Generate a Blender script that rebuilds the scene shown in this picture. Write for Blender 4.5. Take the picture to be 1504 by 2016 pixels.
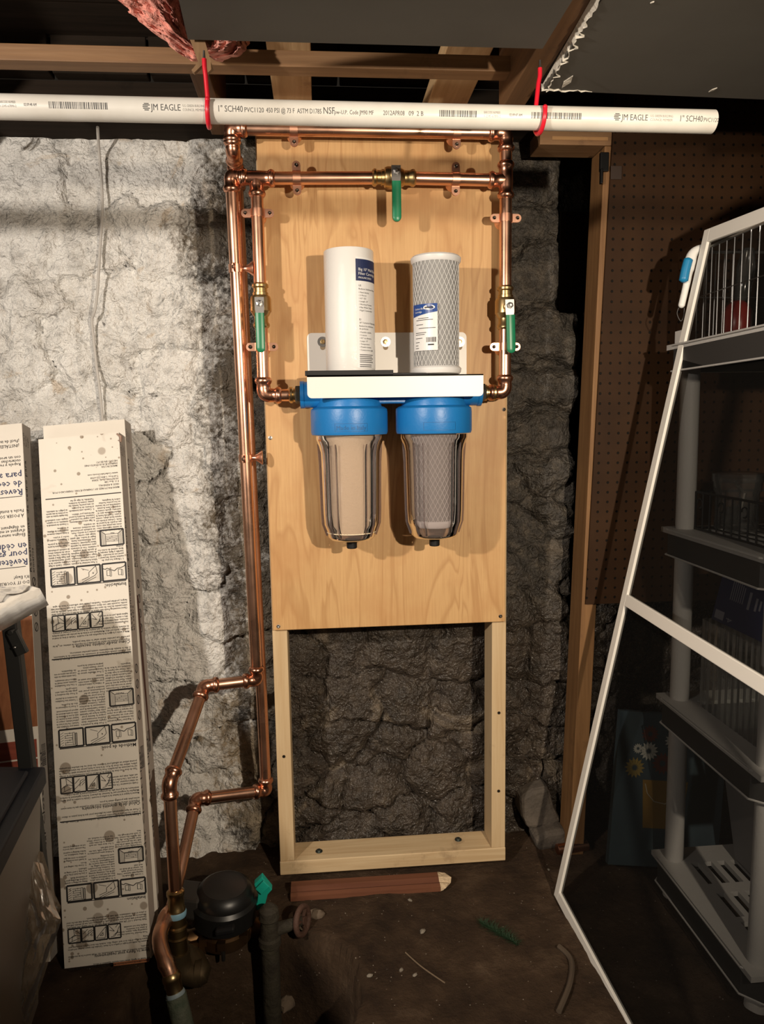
import bpy, bmesh, math, random
import numpy as np
from mathutils import Vector, Matrix
random.seed(7)
for o in list(bpy.data.objects): bpy.data.objects.remove(o)
SC = bpy.context.scene
COL = SC.collection
V = Vector
PI = math.pi

# ------------------------------------------------------------------ camera
CP = V((-0.174, -1.839, 1.193))
YAW, PITCH, ROLL, F = math.radians(4.81), math.radians(6.94), math.radians(-.9), 1450.0
_f = V((math.sin(YAW)*math.cos(PITCH), math.cos(YAW)*math.cos(PITCH), -math.sin(PITCH)))
_r = V((math.cos(YAW), -math.sin(YAW), 0)); _u = _r.cross(_f)
CR = _r*math.cos(ROLL) + _u*math.sin(ROLL); CU = _u*math.cos(ROLL) - _r*math.sin(ROLL); CF = _f
cd = bpy.data.cameras.new('camera'); cam = bpy.data.objects.new('camera', cd); COL.objects.link(cam)
cam.matrix_world = Matrix(((CR.x, CU.x, -CF.x, CP.x), (CR.y, CU.y, -CF.y, CP.y), (CR.z, CU.z, -CF.z, CP.z), (0, 0, 0, 1)))
cd.sensor_fit = 'VERTICAL'; cd.sensor_height = 36.0; cd.lens = F/2016*36.0; cd.clip_start = .02
SC.camera = cam

# ------------------------------------------------------------------ light
W = bpy.data.worlds.new('world'); SC.world = W; W.use_nodes = True
W.node_tree.nodes['Background'].inputs[0].default_value = (1, .82, .62, 1)
W.node_tree.nodes['Background'].inputs[1].default_value = .016
def lamp(name, loc, power, col, rad, aim=None, cone=60, blend=.5):
    d = bpy.data.lights.new(name, 'SPOT' if aim else 'POINT'); d.energy = power; d.color = col; d.shadow_soft_size = rad
    o = bpy.data.objects.new(name, d); COL.objects.link(o); o.location = loc
    if aim:
        d.spot_size = math.radians(cone); d.spot_blend = blend
        o.rotation_euler = (V(aim)-V(loc)).to_track_quat('-Z', 'Y').to_euler()
lamp('work_light', (-1.28, -1.75, 1.60), 96, (1, .89, .77), .03)
lamp('work_light', (.50, -2.0, 1.39), 114, (1, .84, .65), .02, (.20, 0, .94), 76, .7)
SC.view_settings.view_transform = 'Standard'; SC.view_settings.look = 'None'
SC.view_settings.exposure = 0.10; SC.view_settings.gamma = 1.0; SC.view_settings.use_curve_mapping = False

# ------------------------------------------------------------------ pixel rays of the survey camera -> points in the room
def ray(px, py): return CF + CR*((px-752)/F) + CU*((1008-py)/F)
def at(px, py, Y): d = ray(px, py); return CP + d*((Y-CP.y)/d.y)
def atZ(px, py, Z=0.0): d = ray(px, py); return CP + d*((Z-CP.z)/d.z)
def atX(px, py, X): d = ray(px, py); return CP + d*((X-CP.x)/d.x)

# ------------------------------------------------------------------ materials
MATS = {}
class NT:
    def __init__(s, name):
        s.m = bpy.data.materials.new(name); s.m.use_nodes = True; s.t = s.m.node_tree
        s.b = s.t.nodes['Principled BSDF']; s.out = s.t.nodes['Material Output']
        s.co = s.n('ShaderNodeTexCoord').outputs['Object']
    def n(s, k, **kw):
        x = s.t.nodes.new(k)
        for a, v in kw.items(): setattr(x, a, v)
        return x
    def l(s, a, b): s.t.links.new(a, b)
    def put(s, sock, v):
        if isinstance(v, bpy.types.NodeSocket): s.l(v, sock)
        elif isinstance(v, (tuple, list)) and len(v) == 3 and sock.type == 'RGBA': sock.default_value = (*v, 1)
        else: sock.default_value = v
    def math(s, op, a, b=0.0, c=None):
        x = s.n('ShaderNodeMath', operation=op); s.put(x.inputs[0], a); s.put(x.inputs[1], b)
        if c is not None: s.put(x.inputs[2], c)
        return x.outputs[0]
    def mapc(s, scale=(1, 1, 1), rot=(0, 0, 0), co=None):
        x = s.n('ShaderNodeMapping'); x.inputs['Scale'].default_value = scale; x.inputs['Rotation'].default_value = rot
        s.l(co or s.co, x.inputs['Vector']); return x.outputs[0]
    def noise(s, scale, detail=4, rough=.55, co=None, dist=0.0):
        x = s.n('ShaderNodeTexNoise'); x.inputs['Scale'].default_value = scale; x.inputs['Detail'].default_value = detail
        x.inputs['Roughness'].default_value = rough; x.inputs['Distortion'].default_value = dist
        s.l(co or s.co, x.inputs['Vector']); return x.outputs['Fac']
    def vor(s, scale, feature='F1', co=None):
        x = s.n('ShaderNodeTexVoronoi', feature=feature); x.inputs['Scale'].default_value = scale
        s.l(co or s.co, x.inputs['Vector']); return x
    def ramp(s, fac, stops):
        x = s.n('ShaderNodeValToRGB'); e = x.color_ramp.elements
        while len(e) < len(stops): e.new(.5)
        for i, (p, c) in enumerate(stops):
            e[i].position = p; e[i].color = (*c, 1) if isinstance(c, tuple) else (c, c, c, 1)
        s.put(x.inputs[0], fac); return x.outputs[0]
    def mix(s, f, a, b, mode='MIX'):
        x = s.n('ShaderNodeMix', data_type='RGBA', blend_type=mode)
        s.put(x.inputs[0], f); s.put(x.inputs[6], a); s.put(x.inputs[7], b); return x.outputs[2]
    def bump(s, h, strength=.5, dist=.01):
        x = s.n('ShaderNodeBump'); x.inputs['Strength'].default_value = strength; x.inputs['Distance'].default_value = dist
        s.put(x.inputs['Height'], h); s.l(x.outputs[0], s.b.inputs['Normal'])
    def set(s, **kw):
        for k, v in kw.items(): s.put(s.b.inputs[k], v)
        return s
def simple(name, col, rough=.5, metal=0.0, var=None, bump=None, spec=.5, coat=0.0, scale=None):
    if name in MATS: return MATS[name]
    t = NT(name)
    c = col
    co = t.mapc(scale) if scale else None
    if var:
        sc, col2 = var
        c = t.mix(t.ramp(t.noise(sc, 5, .6, co), [(.35, 0.0), (.65, 1.0)]), col, col2)
    t.set(**{'Base Color': c, 'Roughness': rough, 'Metallic': metal, 'Specular IOR Level': spec, 'Coat Weight': coat})
    if bump: t.bump(t.noise(bump[0], 5, .6, co), bump[1], bump[2] if len(bump) > 2 else .01)
    MATS[name] = t.m
    return t.m
def m_wall():
    t = NT('whitewashed_rubble')
    sx = t.n('ShaderNodeSeparateXYZ'); t.l(t.co, sx.inputs[0])
    n1 = t.noise(5, 5); n2 = t.noise(70, 4, .7); n3 = t.noise(9, 6, .65, dist=1.0)
    e = t.math('ADD', sx.outputs['X'], t.math('MULTIPLY', t.math('SUBTRACT', n1, .5), .42))
    e = t.math('ADD', e, t.math('MULTIPLY', t.math('SUBTRACT', n2, .5), .30))
    paint = t.ramp(t.math('ADD', e, 1.0), [(.50, 1.0), (.60, 0.0)])
    patch = t.ramp(n3, [(.29, 0.0), (.36, 1.0)])
    paint = t.math('MULTIPLY', paint, patch)
    n4 = t.noise(30, 6, .7)
    rock = t.ramp(n4, [(.3, (.022, .019, .016)), (.5, (.058, .050, .041)), (.72, (.135, .112, .086))])
    damp = t.math('MULTIPLY', t.ramp(sx.outputs['Z'], [(.55, 1.0), (.80, 0.0)]), t.ramp(t.math('ADD', sx.outputs['X'], 1.0), [(.66, 0.0), (.74, 1.0)]))
    rock = t.mix(t.math('MULTIPLY', damp, .55), rock, t.ramp(t.noise(13, 6, .7), [(.3, (.016, .012, .009)), (.55, (.060, .043, .031)), (.75, (.15, .115, .085))]))
    beige = t.ramp(t.noise(6, 6, .65), [(.40, (.06, .053, .045)), (.60, (.36, .29, .20))])
    mort = t.math('MULTIPLY', t.ramp(t.noise(3.4, 5, .65, dist=1.4), [(.55, 0.0), (.63, .75)]), t.ramp(sx.outputs['Z'], [(.75, 1.0), (.95, .15)]))
    rock = t.mix(mort, rock, t.ramp(n4, [(.3, (.11, .085, .06)), (.7, (.25, .20, .145))]))
    left = t.ramp(t.math('ADD', sx.outputs['X'], 1.0), [(.62, 1.0), (.74, 0.0)])
    rock = t.mix(t.math('MULTIPLY', left, t.ramp(sx.outputs['Z'], [(.35, .9), (.75, .3)])), rock, beige)
    ora = t.ramp(t.noise(7, 4, .6, dist=2.0), [(.60, 0.0), (.68, 1.0)])
    white = t.ramp(t.noise(26, 6, .7), [(.28, (.42, .41, .39)), (.52, (.80, .79, .76))])
    white = t.mix(t.ramp(t.noise(3.1, 6, .65, dist=.8), [(.50, 0.0), (.72, .45)]), white, (.33, .29, .24))
    white = t.mix(t.math('MULTIPLY', ora, .42), white, (.45, .30, .14))
    speck = t.ramp(t.noise(42, 3, .5), [(.24, 1.0), (.29, 0.0)])
    white = t.mix(t.math('MULTIPLY', speck, .8), white, (.07, .06, .055))
    t.set(**{'Base Color': t.mix(paint, rock, white), 'Roughness': t.mix(paint, t.mix(damp, t.ramp(n3, [(.35, .40), (.6, .65)]), t.ramp(n3, [(.35, .14), (.65, .30)])), (.40, .40, .40))})
    h = t.math('ADD', t.noise(110, 3, .55), t.math('MULTIPLY', t.noise(38, 3, .55), 1.7))
    t.bump(h, .9, .011)
    return t.m
def m_dirt():
    t = NT('packed_dirt')
    c = t.ramp(t.noise(7, 7, .65), [(.3, (.020, .011, .006)), (.55, (.056, .033, .018)), (.75, (.115, .075, .046))])
    g = t.vor(95)
    sp = t.ramp(g.outputs['Distance'], [(.10, 1.0), (.16, 0.0)])
    sp = t.math('MULTIPLY', sp, t.ramp(t.noise(40, 2), [(.58, 0.0), (.62, 1.0)]))
    t.set(**{'Base Color': t.mix(sp, c, (.30, .25, .20)), 'Roughness': .88, 'Specular IOR Level': .25})
    t.bump(t.math('ADD', t.noise(60, 7, .7), t.math('MULTIPLY', t.noise(14, 5), 1.5)), .7, .012)
    return t.m
def m_ply():
    t = NT('pine_plywood')
    co = t.mapc((4.2, 4, .62))
    n = t.n('ShaderNodeTexNoise'); n.inputs['Scale'].default_value = 1.9; n.inputs['Detail'].default_value = 3; n.inputs['Distortion'].default_value = .9
    t.l(co, n.inputs['Vector'])
    band = t.math('FRACT', t.math('MULTIPLY', n.outputs['Fac'], 9.0))
    fl = t.ramp(band, [(0.0, .25), (.18, 1.0), (.75, .85), (1.0, .25)])
    fine = t.noise(1, 6, .7, t.mapc((190, 60, 6)))
    c = t.mix(fl, (.47, .255, .098), (.66, .41, .182))
    c = t.mix(t.ramp(fine, [(.35, .40), (.62, 0.0)]), c, (.44, .225, .08))
    blot = t.ramp(t.noise(5, 4), [(.48, 0.0), (.68, 1.0)])
    c = t.mix(t.math('MULTIPLY', blot, .6), c, (.52, .265, .10))
    kn = t.vor(2.6, co=t.mapc((1, 1, .8)))
    c = t.mix(t.ramp(kn.outputs['Distance'], [(.025, .75), (.055, 0.0)]), c, (.20, .085, .03))
    t.set(**{'Base Color': c, 'Roughness': .52}); t.bump(fine, .12, .004)
    return t.m
def m_lumber(name, a, b, dark, axis='Z', rough=.6, spec=.4):
    t = NT(name)
    s = {'Z': (60, 60, 3), 'X': (3, 60, 60), 'Y': (60, 3, 60)}[axis]
    c = t.mix(t.ramp(t.noise(1, 5, .6, t.mapc(s), dist=.6), [(.35, 0.0), (.65, 1.0)]), a, b)
    kn = t.vor(5.5)
    c = t.mix(t.ramp(kn.outputs['Distance'], [(.045, .9), (.085, 0.0)]), c, dark)
    st = t.ramp(t.noise(9, 5, .7), [(.60, 0.0), (.75, .6)])
    t.set(**{'Base Color': t.mix(st, c, dark), 'Roughness': rough, 'Specular IOR Level': spec}); t.bump(t.noise(1, 4, .6, t.mapc(s)), .2, .004)
    return t.m
def m_copper(name, a, b, rough):
    t = NT(name)
    n = t.noise(6, 4, .55)
    t.set(**{'Base Color': t.mix(t.ramp(n, [(.38, 0.0), (.62, 1.0)]), a, b), 'Metallic': 1.0,
             'Roughness': t.ramp(t.noise(11, 3), [(.3, rough*.85), (.7, rough*1.25)])})
    return t.m
def m_card(name, col, spots):
    t = NT(name)
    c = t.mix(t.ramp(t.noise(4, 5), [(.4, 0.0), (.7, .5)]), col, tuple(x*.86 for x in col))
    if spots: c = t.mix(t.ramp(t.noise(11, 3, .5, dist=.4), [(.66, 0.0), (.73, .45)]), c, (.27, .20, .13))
    if spots:
        for sc, lo, hi, amt in ((17, .20, .23, .66), (38, .15, .19, .74), (8.5, .12, .135, .55), (60, .13, .17, .7)):
            vo = t.vor(sc)
            k = t.ramp(vo.outputs['Distance'], [(lo, 1.0), (hi, 0.0)])
            sel = t.n('ShaderNodeSeparateColor'); t.l(vo.outputs['Color'], sel.inputs[0])
            k = t.math('MULTIPLY', k, t.math('GREATER_THAN', sel.outputs[0], .52))
            c = t.mix(t.math('MULTIPLY', k, amt), c, (.20, .14, .085))
    t.set(**{'Base Color': c, 'Roughness': .7}); t.bump(t.noise(40, 4), .12, .004)
    return t.m
def m_peg():
    t = NT('brown_hardboard_with_peg_holes')
    sx = t.n('ShaderNodeSeparateXYZ'); t.l(t.co, sx.inputs[0])
    def cell(o): return t.math('SUBTRACT', t.math('FRACT', t.math('MULTIPLY', o, 1/.0254)), .5)
    a = cell(sx.outputs['X']); b = cell(sx.outputs['Z'])
    d = t.math('SQRT', t.math('ADD', t.math('MULTIPLY', a, a), t.math('MULTIPLY', b, b)))
    k = t.ramp(d, [(.115, 1.0), (.14, 0.0)])
    c = t.mix(t.ramp(t.noise(5, 5), [(.4, 0.0), (.65, 1.0)]), (.040, .018, .007), (.027, .012, .005))
    sc = t.ramp(t.noise(1, 3, .6, t.mapc((4, 1, 190))), [(.74, 0.0), (.77, .55)])
    c = t.mix(sc, c, (.42, .30, .20))
    t.set(**{'Base Color': t.mix(k, c, (.004, .003, .002)), 'Roughness': .6, 'Specular IOR Level': .15})
    t.bump(t.math('SUBTRACT', 1.0, k), .6, .003)
    return t.m
def m_clear(name, tint, alpha, rough=.06, body=(.5, .45, .42), gloss=True):
    t = NT(name)
    tr = t.n('ShaderNodeBsdfTransparent'); tr.inputs[0].default_value = (*tint, 1)
    gl = t.n('ShaderNodeBsdfGlossy'); gl.inputs['Roughness'].default_value = rough; gl.inputs[0].default_value = (.9, .9, .9, 1)
    df = t.n('ShaderNodeBsdfDiffuse'); df.inputs[0].default_value = (*body, 1)
    fr = t.n('ShaderNodeFresnel'); fr.inputs[0].default_value = 1.42
    m1 = t.n('ShaderNodeMixShader'); m1.inputs[0].default_value = alpha; t.l(tr.outputs[0], m1.inputs[1]); t.l(df.outputs[0], m1.inputs[2])
    m2 = t.n('ShaderNodeMixShader'); t.l(fr.outputs[0], m2.inputs[0]); t.l(m1.outputs[0], m2.inputs[1]); t.l(gl.outputs[0], m2.inputs[2])
    t.l((m2 if gloss else m1).outputs[0], t.out.inputs[0]); t.t.nodes.remove(t.b)
    return t.m
def m_film(name, col, rough=.22):
    t = NT(name)
    t.set(**{'Base Color': col, 'Roughness': .6, 'Coat Weight': .9, 'Coat Roughness': .12})
    x = t.n('ShaderNodeBump'); x.inputs['Strength'].default_value = .35; x.inputs['Distance'].default_value = .004
    t.l(t.noise(1, 4, .6, t.mapc((120, 120, 300))), x.inputs['Height']); t.l(x.outputs[0], t.b.inputs['Coat Normal'])
    return t.m
MW, MD, MPLY = m_wall(), m_dirt(), m_ply()
STUD = m_lumber('spruce_stud', (.66, .50, .30), (.57, .40, .22), (.24, .13, .06))
STUDX = m_lumber('spruce_plate', (.66, .50, .30), (.54, .38, .21), (.22, .13, .07), 'X')
STUDY = m_lumber('spruce_brace', (.62, .44, .24), (.50, .33, .17), (.16, .07, .03), 'Y')
OLD = m_lumber('aged_fir_post', (.25, .13, .050), (.17, .083, .031), (.045, .022, .011))
OLDX = m_lumber('aged_fir_strip', (.27, .15, .07), (.19, .10, .045), (.06, .03, .015), 'X')
OLDY = m_lumber('aged_fir_joist', (.17, .085, .035), (.11, .055, .024), (.035, .018, .01), 'Y')
DARKW = m_lumber('dark_old_plank', (.030, .021, .015), (.019, .014, .010), (.010, .008, .006), 'X', .9, .1)
COPPER = m_copper('copper_tube', (.90, .54, .38), (.82, .46, .31), .27)
COPFIT = m_copper('copper_fitting', (.70, .36, .24), (.58, .28, .18), .26)
COPSTR = m_copper('copper_strap', (.90, .52, .37), (.80, .42, .28), .32)
BRASS = m_copper('brass_body', (.62, .46, .24), (.48, .34, .16), .30)
BRONZE = m_copper('tarnished_bronze', (.20, .115, .055), (.11, .065, .035), .5)
PEG = m_peg()
WHITE = simple('white_powder_coat', (.80, .78, .74), .38)
BLUE = simple('blue_plastic', (.012, .185, .52), .38, bump=(120, .06))
BLACK = simple('black_plastic', (.010, .010, .011), .55, spec=.3)
PVC = simple('white_pvc', (.72, .70, .65), .35, var=(6, (.60, .57, .51)))
INK = simple('black_print', (.022, .02, .02), .7)
INKG = simple('grey_print', (.30, .29, .27), .7)
INKPIPE = simple('pipe_print', (.06, .06, .058), .6)
NAVY = simple('navy_print', (.012, .022, .085), .6)
LABELW = simple('label_paper', (.80, .80, .80), .35)
LABELB = simple('label_blue', (.012, .06, .27), .35)
RED = simple('red_vinyl', (.60, .012, .028), .3)
GREEN = simple('green_vinyl', (.008, .19, .085), .35)
STEEL = simple('zinc_steel', (.34, .33, .32), .36, 1.0)
DKSTEEL = simple('dark_screw', (.10, .085, .07), .4, 1.0)
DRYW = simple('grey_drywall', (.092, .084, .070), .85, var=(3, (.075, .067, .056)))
GYP = simple('torn_gypsum', (.62, .58, .50), .9, bump=(60, .8))
PINK = simple('pink_insulation', (.80, .36, .29), .95, var=(14, (.60, .23, .18)), bump=(55, .8, .012))
CARD1 = m_card('spotted_white_card', (.78, .73, .65), True)
CARD2 = m_card('white_card', (.78, .73, .65), False)
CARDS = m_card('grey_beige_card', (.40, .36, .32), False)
CEDAR = m_lumber('printed_cedar', (.33, .13, .055), (.24, .085, .035), (.12, .04, .02))
CEDRED = m_lumber('printed_red_cedar', (.34, .085, .05), (.25, .055, .035), (.12, .03, .02), 'X')
GREYP = simple('grey_resin', (.46, .45, .43), .55, bump=(200, .1))
CHSHADE = simple('channel_shade_resin', (.028, .027, .026), .6)  # flat shelf skirt: shade of its hollow edge channel put into the colour
ALU = simple('white_aluminium', (.80, .77, .71), .4)
SCREEN = m_clear('insect_screen', (.84, .84, .84), .56, .6, (.0105, .0100, .0092), False)
SUMP = m_clear('clear_sump_plastic', (.80, .75, .745), .19, .06, (.44, .37, .34))
SUMPD = m_clear('sump_rib_plastic', (.66, .60, .59), .22, .12, (.26, .21, .20))
CLEAR = m_clear('clear_plastic', (.86, .87, .86), .10, .1, (.6, .6, .58))
MILKY = m_clear('milky_plastic', (.78, .72, .64), .40, .42, (.27, .21, .15))
SHEET = m_clear('plastic_sheet', (.92, .91, .89), .35, .12, (.72, .70, .67))

# ------------------------------------------------------------------ mesh helpers
BASE = {}
class MB:
    def __init__(s): s.v = []; s.f = []; s.mi = []; s.cur = 0
    def add(s, vs, fs):
        k = len(s.v); s.v += [V(p) for p in vs]; s.f += [[i+k for i in f] for f in fs]; s.mi += [s.cur]*len(fs); return s
    def box(s, a, b, bev=0.0):
        (x0, y0, z0), (x1, y1, z1) = a, b
        return s.hexa([V((x, y, z)) for z in (z0, z1) for y in (y0, y1) for x in (x0, x1)])
    def hexa(s, p):     # p: index = x + 2y + 4z
        return s.add(p, [(0, 2, 3, 1), (4, 5, 7, 6), (0, 1, 5, 4), (2, 6, 7, 3), (0, 4, 6, 2), (1, 3, 7, 5)])
    def obox(s, o, ex, ey, ez):
        o, ex, ey, ez = V(o), V(ex), V(ey), V(ez)
        return s.hexa([o+ex*i+ey*j+ez*k for k in (0, 1) for j in (0, 1) for i in (0, 1)])
    def bar(s, a, b, w, t, up=(0, 0, 1)):
        a, b = V(a), V(b); d = (b-a); n = d.normalized(); x = n.cross(V(up)).normalized(); y = x.cross(n)
        return s.obox(a-x*w/2-y*t/2, x*w, y*t, d)
    def sweep(s, pts, rad, n=16, caps=True):
        pts = [V(p) for p in pts]
        if not isinstance(rad, (list, tuple)): rad = [rad]*len(pts)
        tg = []
        for i in range(len(pts)):
            a = pts[max(i-1, 0)]; b = pts[min(i+1, len(pts)-1)]
            d = b-a
            tg.append(d.normalized() if d.length > 1e-9 else (tg[-1] if tg else V((0, 0, 1))))
        t0 = tg[0]; x = t0.orthogonal().normalized()
        k = len(s.v); vs = []
        for i, p in enumerate(pts):
            x = (x - tg[i]*x.dot(tg[i])).normalized(); y = tg[i].cross(x)
            for j in range(n):
                a = 2*PI*j/n; vs.append(p + (x*math.cos(a)+y*math.sin(a))*rad[i])
        fs = [(i*n+j, i*n+(j+1) % n, (i+1)*n+(j+1) % n, (i+1)*n+j) for i in range(len(pts)-1) for j in range(n)]
        if caps: fs += [tuple(reversed(range(n))), tuple((len(pts)-1)*n+j for j in range(n))]
        return s.add(vs, fs)
    def lathe(s, prof, c=(0, 0, 0), ax=(0, 0, 1), n=32, caps=True):   # prof: (r, h) along ax
        c, ax = V(c), V(ax).normalized(); x = ax.orthogonal().normalized(); y = ax.cross(x)
        vs = [c+ax*h+(x*math.cos(2*PI*j/n)+y*math.sin(2*PI*j/n))*max(r, 1e-5) for r, h in prof for j in range(n)]
        fs = [(i*n+j, i*n+(j+1) % n, (i+1)*n+(j+1) % n, (i+1)*n+j) for i in range(len(prof)-1) for j in range(n)]
        if caps: fs += [tuple(reversed(range(n))), tuple((len(prof)-1)*n+j for j in range(n))]
        return s.add(vs, fs)
    def prism(s, poly, d):
        poly = [V(p) for p in poly]; d = V(d); n = len(poly)
        fs = [tuple(range(n)), tuple(reversed(range(n, 2*n)))] + [(i, i+n, (i+1) % n+n, (i+1) % n) for i in range(n)]
        return s.add(poly+[p+d for p in poly], fs)
    def ball(s, c, r, n=10, m=7, jit=0.0, rnd=None):
        c = V(c); r = V(r) if isinstance(r, (tuple, list, Vector)) else V((r, r, r)); vs = []
        for i in range(m+1):
            th = PI*i/m
            for j in range(n):
                ph = 2*PI*j/n; k = 1+(rnd.uniform(-jit, jit) if rnd else 0)
                vs.append(c+V((r.x*math.sin(th)*math.cos(ph)*k, r.y*math.sin(th)*math.sin(ph)*k, r.z*math.cos(th)*k)))
        return s.add(vs, [(i*n+j, (i+1)*n+j, (i+1)*n+(j+1) % n, i*n+(j+1) % n) for i in range(m) for j in range(n)])
    def text(s, txt, size, fn, width=None, align='LEFT', res=2, maxw=None, cut=0.0, bold=0.0):
        cu = bpy.data.curves.new('t', 'FONT'); cu.body = txt; cu.size = size; cu.align_x = align; cu.resolution_u = res; cu.offset = bold*size
        ob = bpy.data.objects.new('t', cu); me = bpy.data.meshes.new_from_object(ob)
        if len(me.vertices):
            xs = [v.co.x for v in me.vertices]; k = 1.0
            wd = max(1e-6, max(xs)-min(xs))
            if width: k = width/wd
            elif maxw and wd > maxw: k = maxw/wd
            if cut:       # slice into thin bands so that the print hugs a curved surface
                def clip(P, y, sg):
                    out = []
                    for a, b in zip(P, P[1:]+P[:1]):
                        da, db = sg*(a[1]-y), sg*(b[1]-y)
                        if da >= 0: out.append(a)
                        if (da > 0 and db < 0) or (da < 0 and db > 0): t = da/(da-db); out.append((a[0]+(b[0]-a[0])*t, y))
                    return out
                me.calc_loop_triangles()
                for tr in me.loop_triangles:
                    T = [(me.vertices[q].co.x, me.vertices[q].co.y) for q in tr.vertices]
                    y0, y1 = min(p[1] for p in T), max(p[1] for p in T); b0 = math.floor(y0/cut)
                    while b0*cut < y1:
                        P = clip(clip(T, b0*cut, 1), (b0+1)*cut, -1)
                        if len(P) > 2: s.add([fn(x*k, y) for x, y in P], [tuple(range(len(P)))])
                        b0 += 1
                bpy.data.objects.remove(ob); bpy.data.curves.remove(cu); bpy.data.meshes.remove(me)
                return s
            s.add([fn(v.co.x*k, v.co.y) for v in me.vertices], [tuple(p.vertices) for p in me.polygons])
        bpy.data.objects.remove(ob); bpy.data.curves.remove(cu); bpy.data.meshes.remove(me)
        return s
    def build(s, name, mat, parent=None, smooth=False, bevel=0.0, angle=40):
        me = bpy.data.meshes.new(name)
        off = BASE.get(parent.name, V((0, 0, 0))) if parent else V((0, 0, 0))
        me.from_pydata([p-off for p in s.v], [], s.f); me.update()
        for m in (mat if isinstance(mat, (list, tuple)) else [mat]): me.materials.append(m)
        if isinstance(mat, (list, tuple)): me.polygons.foreach_set('material_index', s.mi)
        o = bpy.data.objects.new(name, me); COL.objects.link(o)
        if smooth:
            me.polygons.foreach_set('use_smooth', [True]*len(me.polygons))
            me.set_sharp_from_angle(angle=math.radians(angle))
        if bevel:
            b = o.modifiers.new('bevel', 'BEVEL'); b.width = bevel; b.segments = 2; b.limit_method = 'ANGLE'
        if parent:
            o.parent = parent; BASE[o.name] = off
        return o
def tag(o, label, cat, group=None):
    o['label'] = label; o['category'] = cat
    if group: o['group'] = group
    return o
def struct(o): o['kind'] = 'structure'; return o
def thing(name, loc, label=None, cat=None, group=None):
    o = bpy.data.objects.new(name, None); COL.objects.link(o); o.location = loc; o.empty_display_size = .05
    BASE[o.name] = V(loc)
    if label: tag(o, label, cat, group)
    return o
def clone(root, mw=None, label=None):
    r = root.copy(); COL.objects.link(r)
    if mw is not None: r.matrix_world = mw
    for ch in root.children:
        c = ch.copy(); COL.objects.link(c); c.parent = r
        for g in ch.children:
            d = g.copy(); COL.objects.link(d); d.parent = c
    if label: r['label'] = label
    return r
def frame(o, x, y, z): return Matrix(((x.x, y.x, z.x, o.x), (x.y, y.y, z.y, o.y), (x.z, y.z, z.z, o.z), (0, 0, 0, 1)))

# value noise for the heightfields
_rng = np.random.RandomState(3); _tab = _rng.rand(512, 512)
def vnoise(x, y):
    xi = np.floor(x).astype(int); yi = np.floor(y).astype(int); fx = x-xi; fy = y-yi
    fx = fx*fx*(3-2*fx); fy = fy*fy*(3-2*fy)
    g = lambda a, b: _tab[a % 512, b % 512]
    return (g(xi, yi)*(1-fx)+g(xi+1, yi)*fx)*(1-fy)+(g(xi, yi+1)*(1-fx)+g(xi+1, yi+1)*fx)*fy
def fbm(x, y, o=5, k=.55):
    t = 0; a = 1; s = 0
    for i in range(o): t = t+a*vnoise(x+17.3*i, y+5.1*i); s += a; a *= k; x = x*2.03; y = y*2.03
    return t/s

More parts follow.
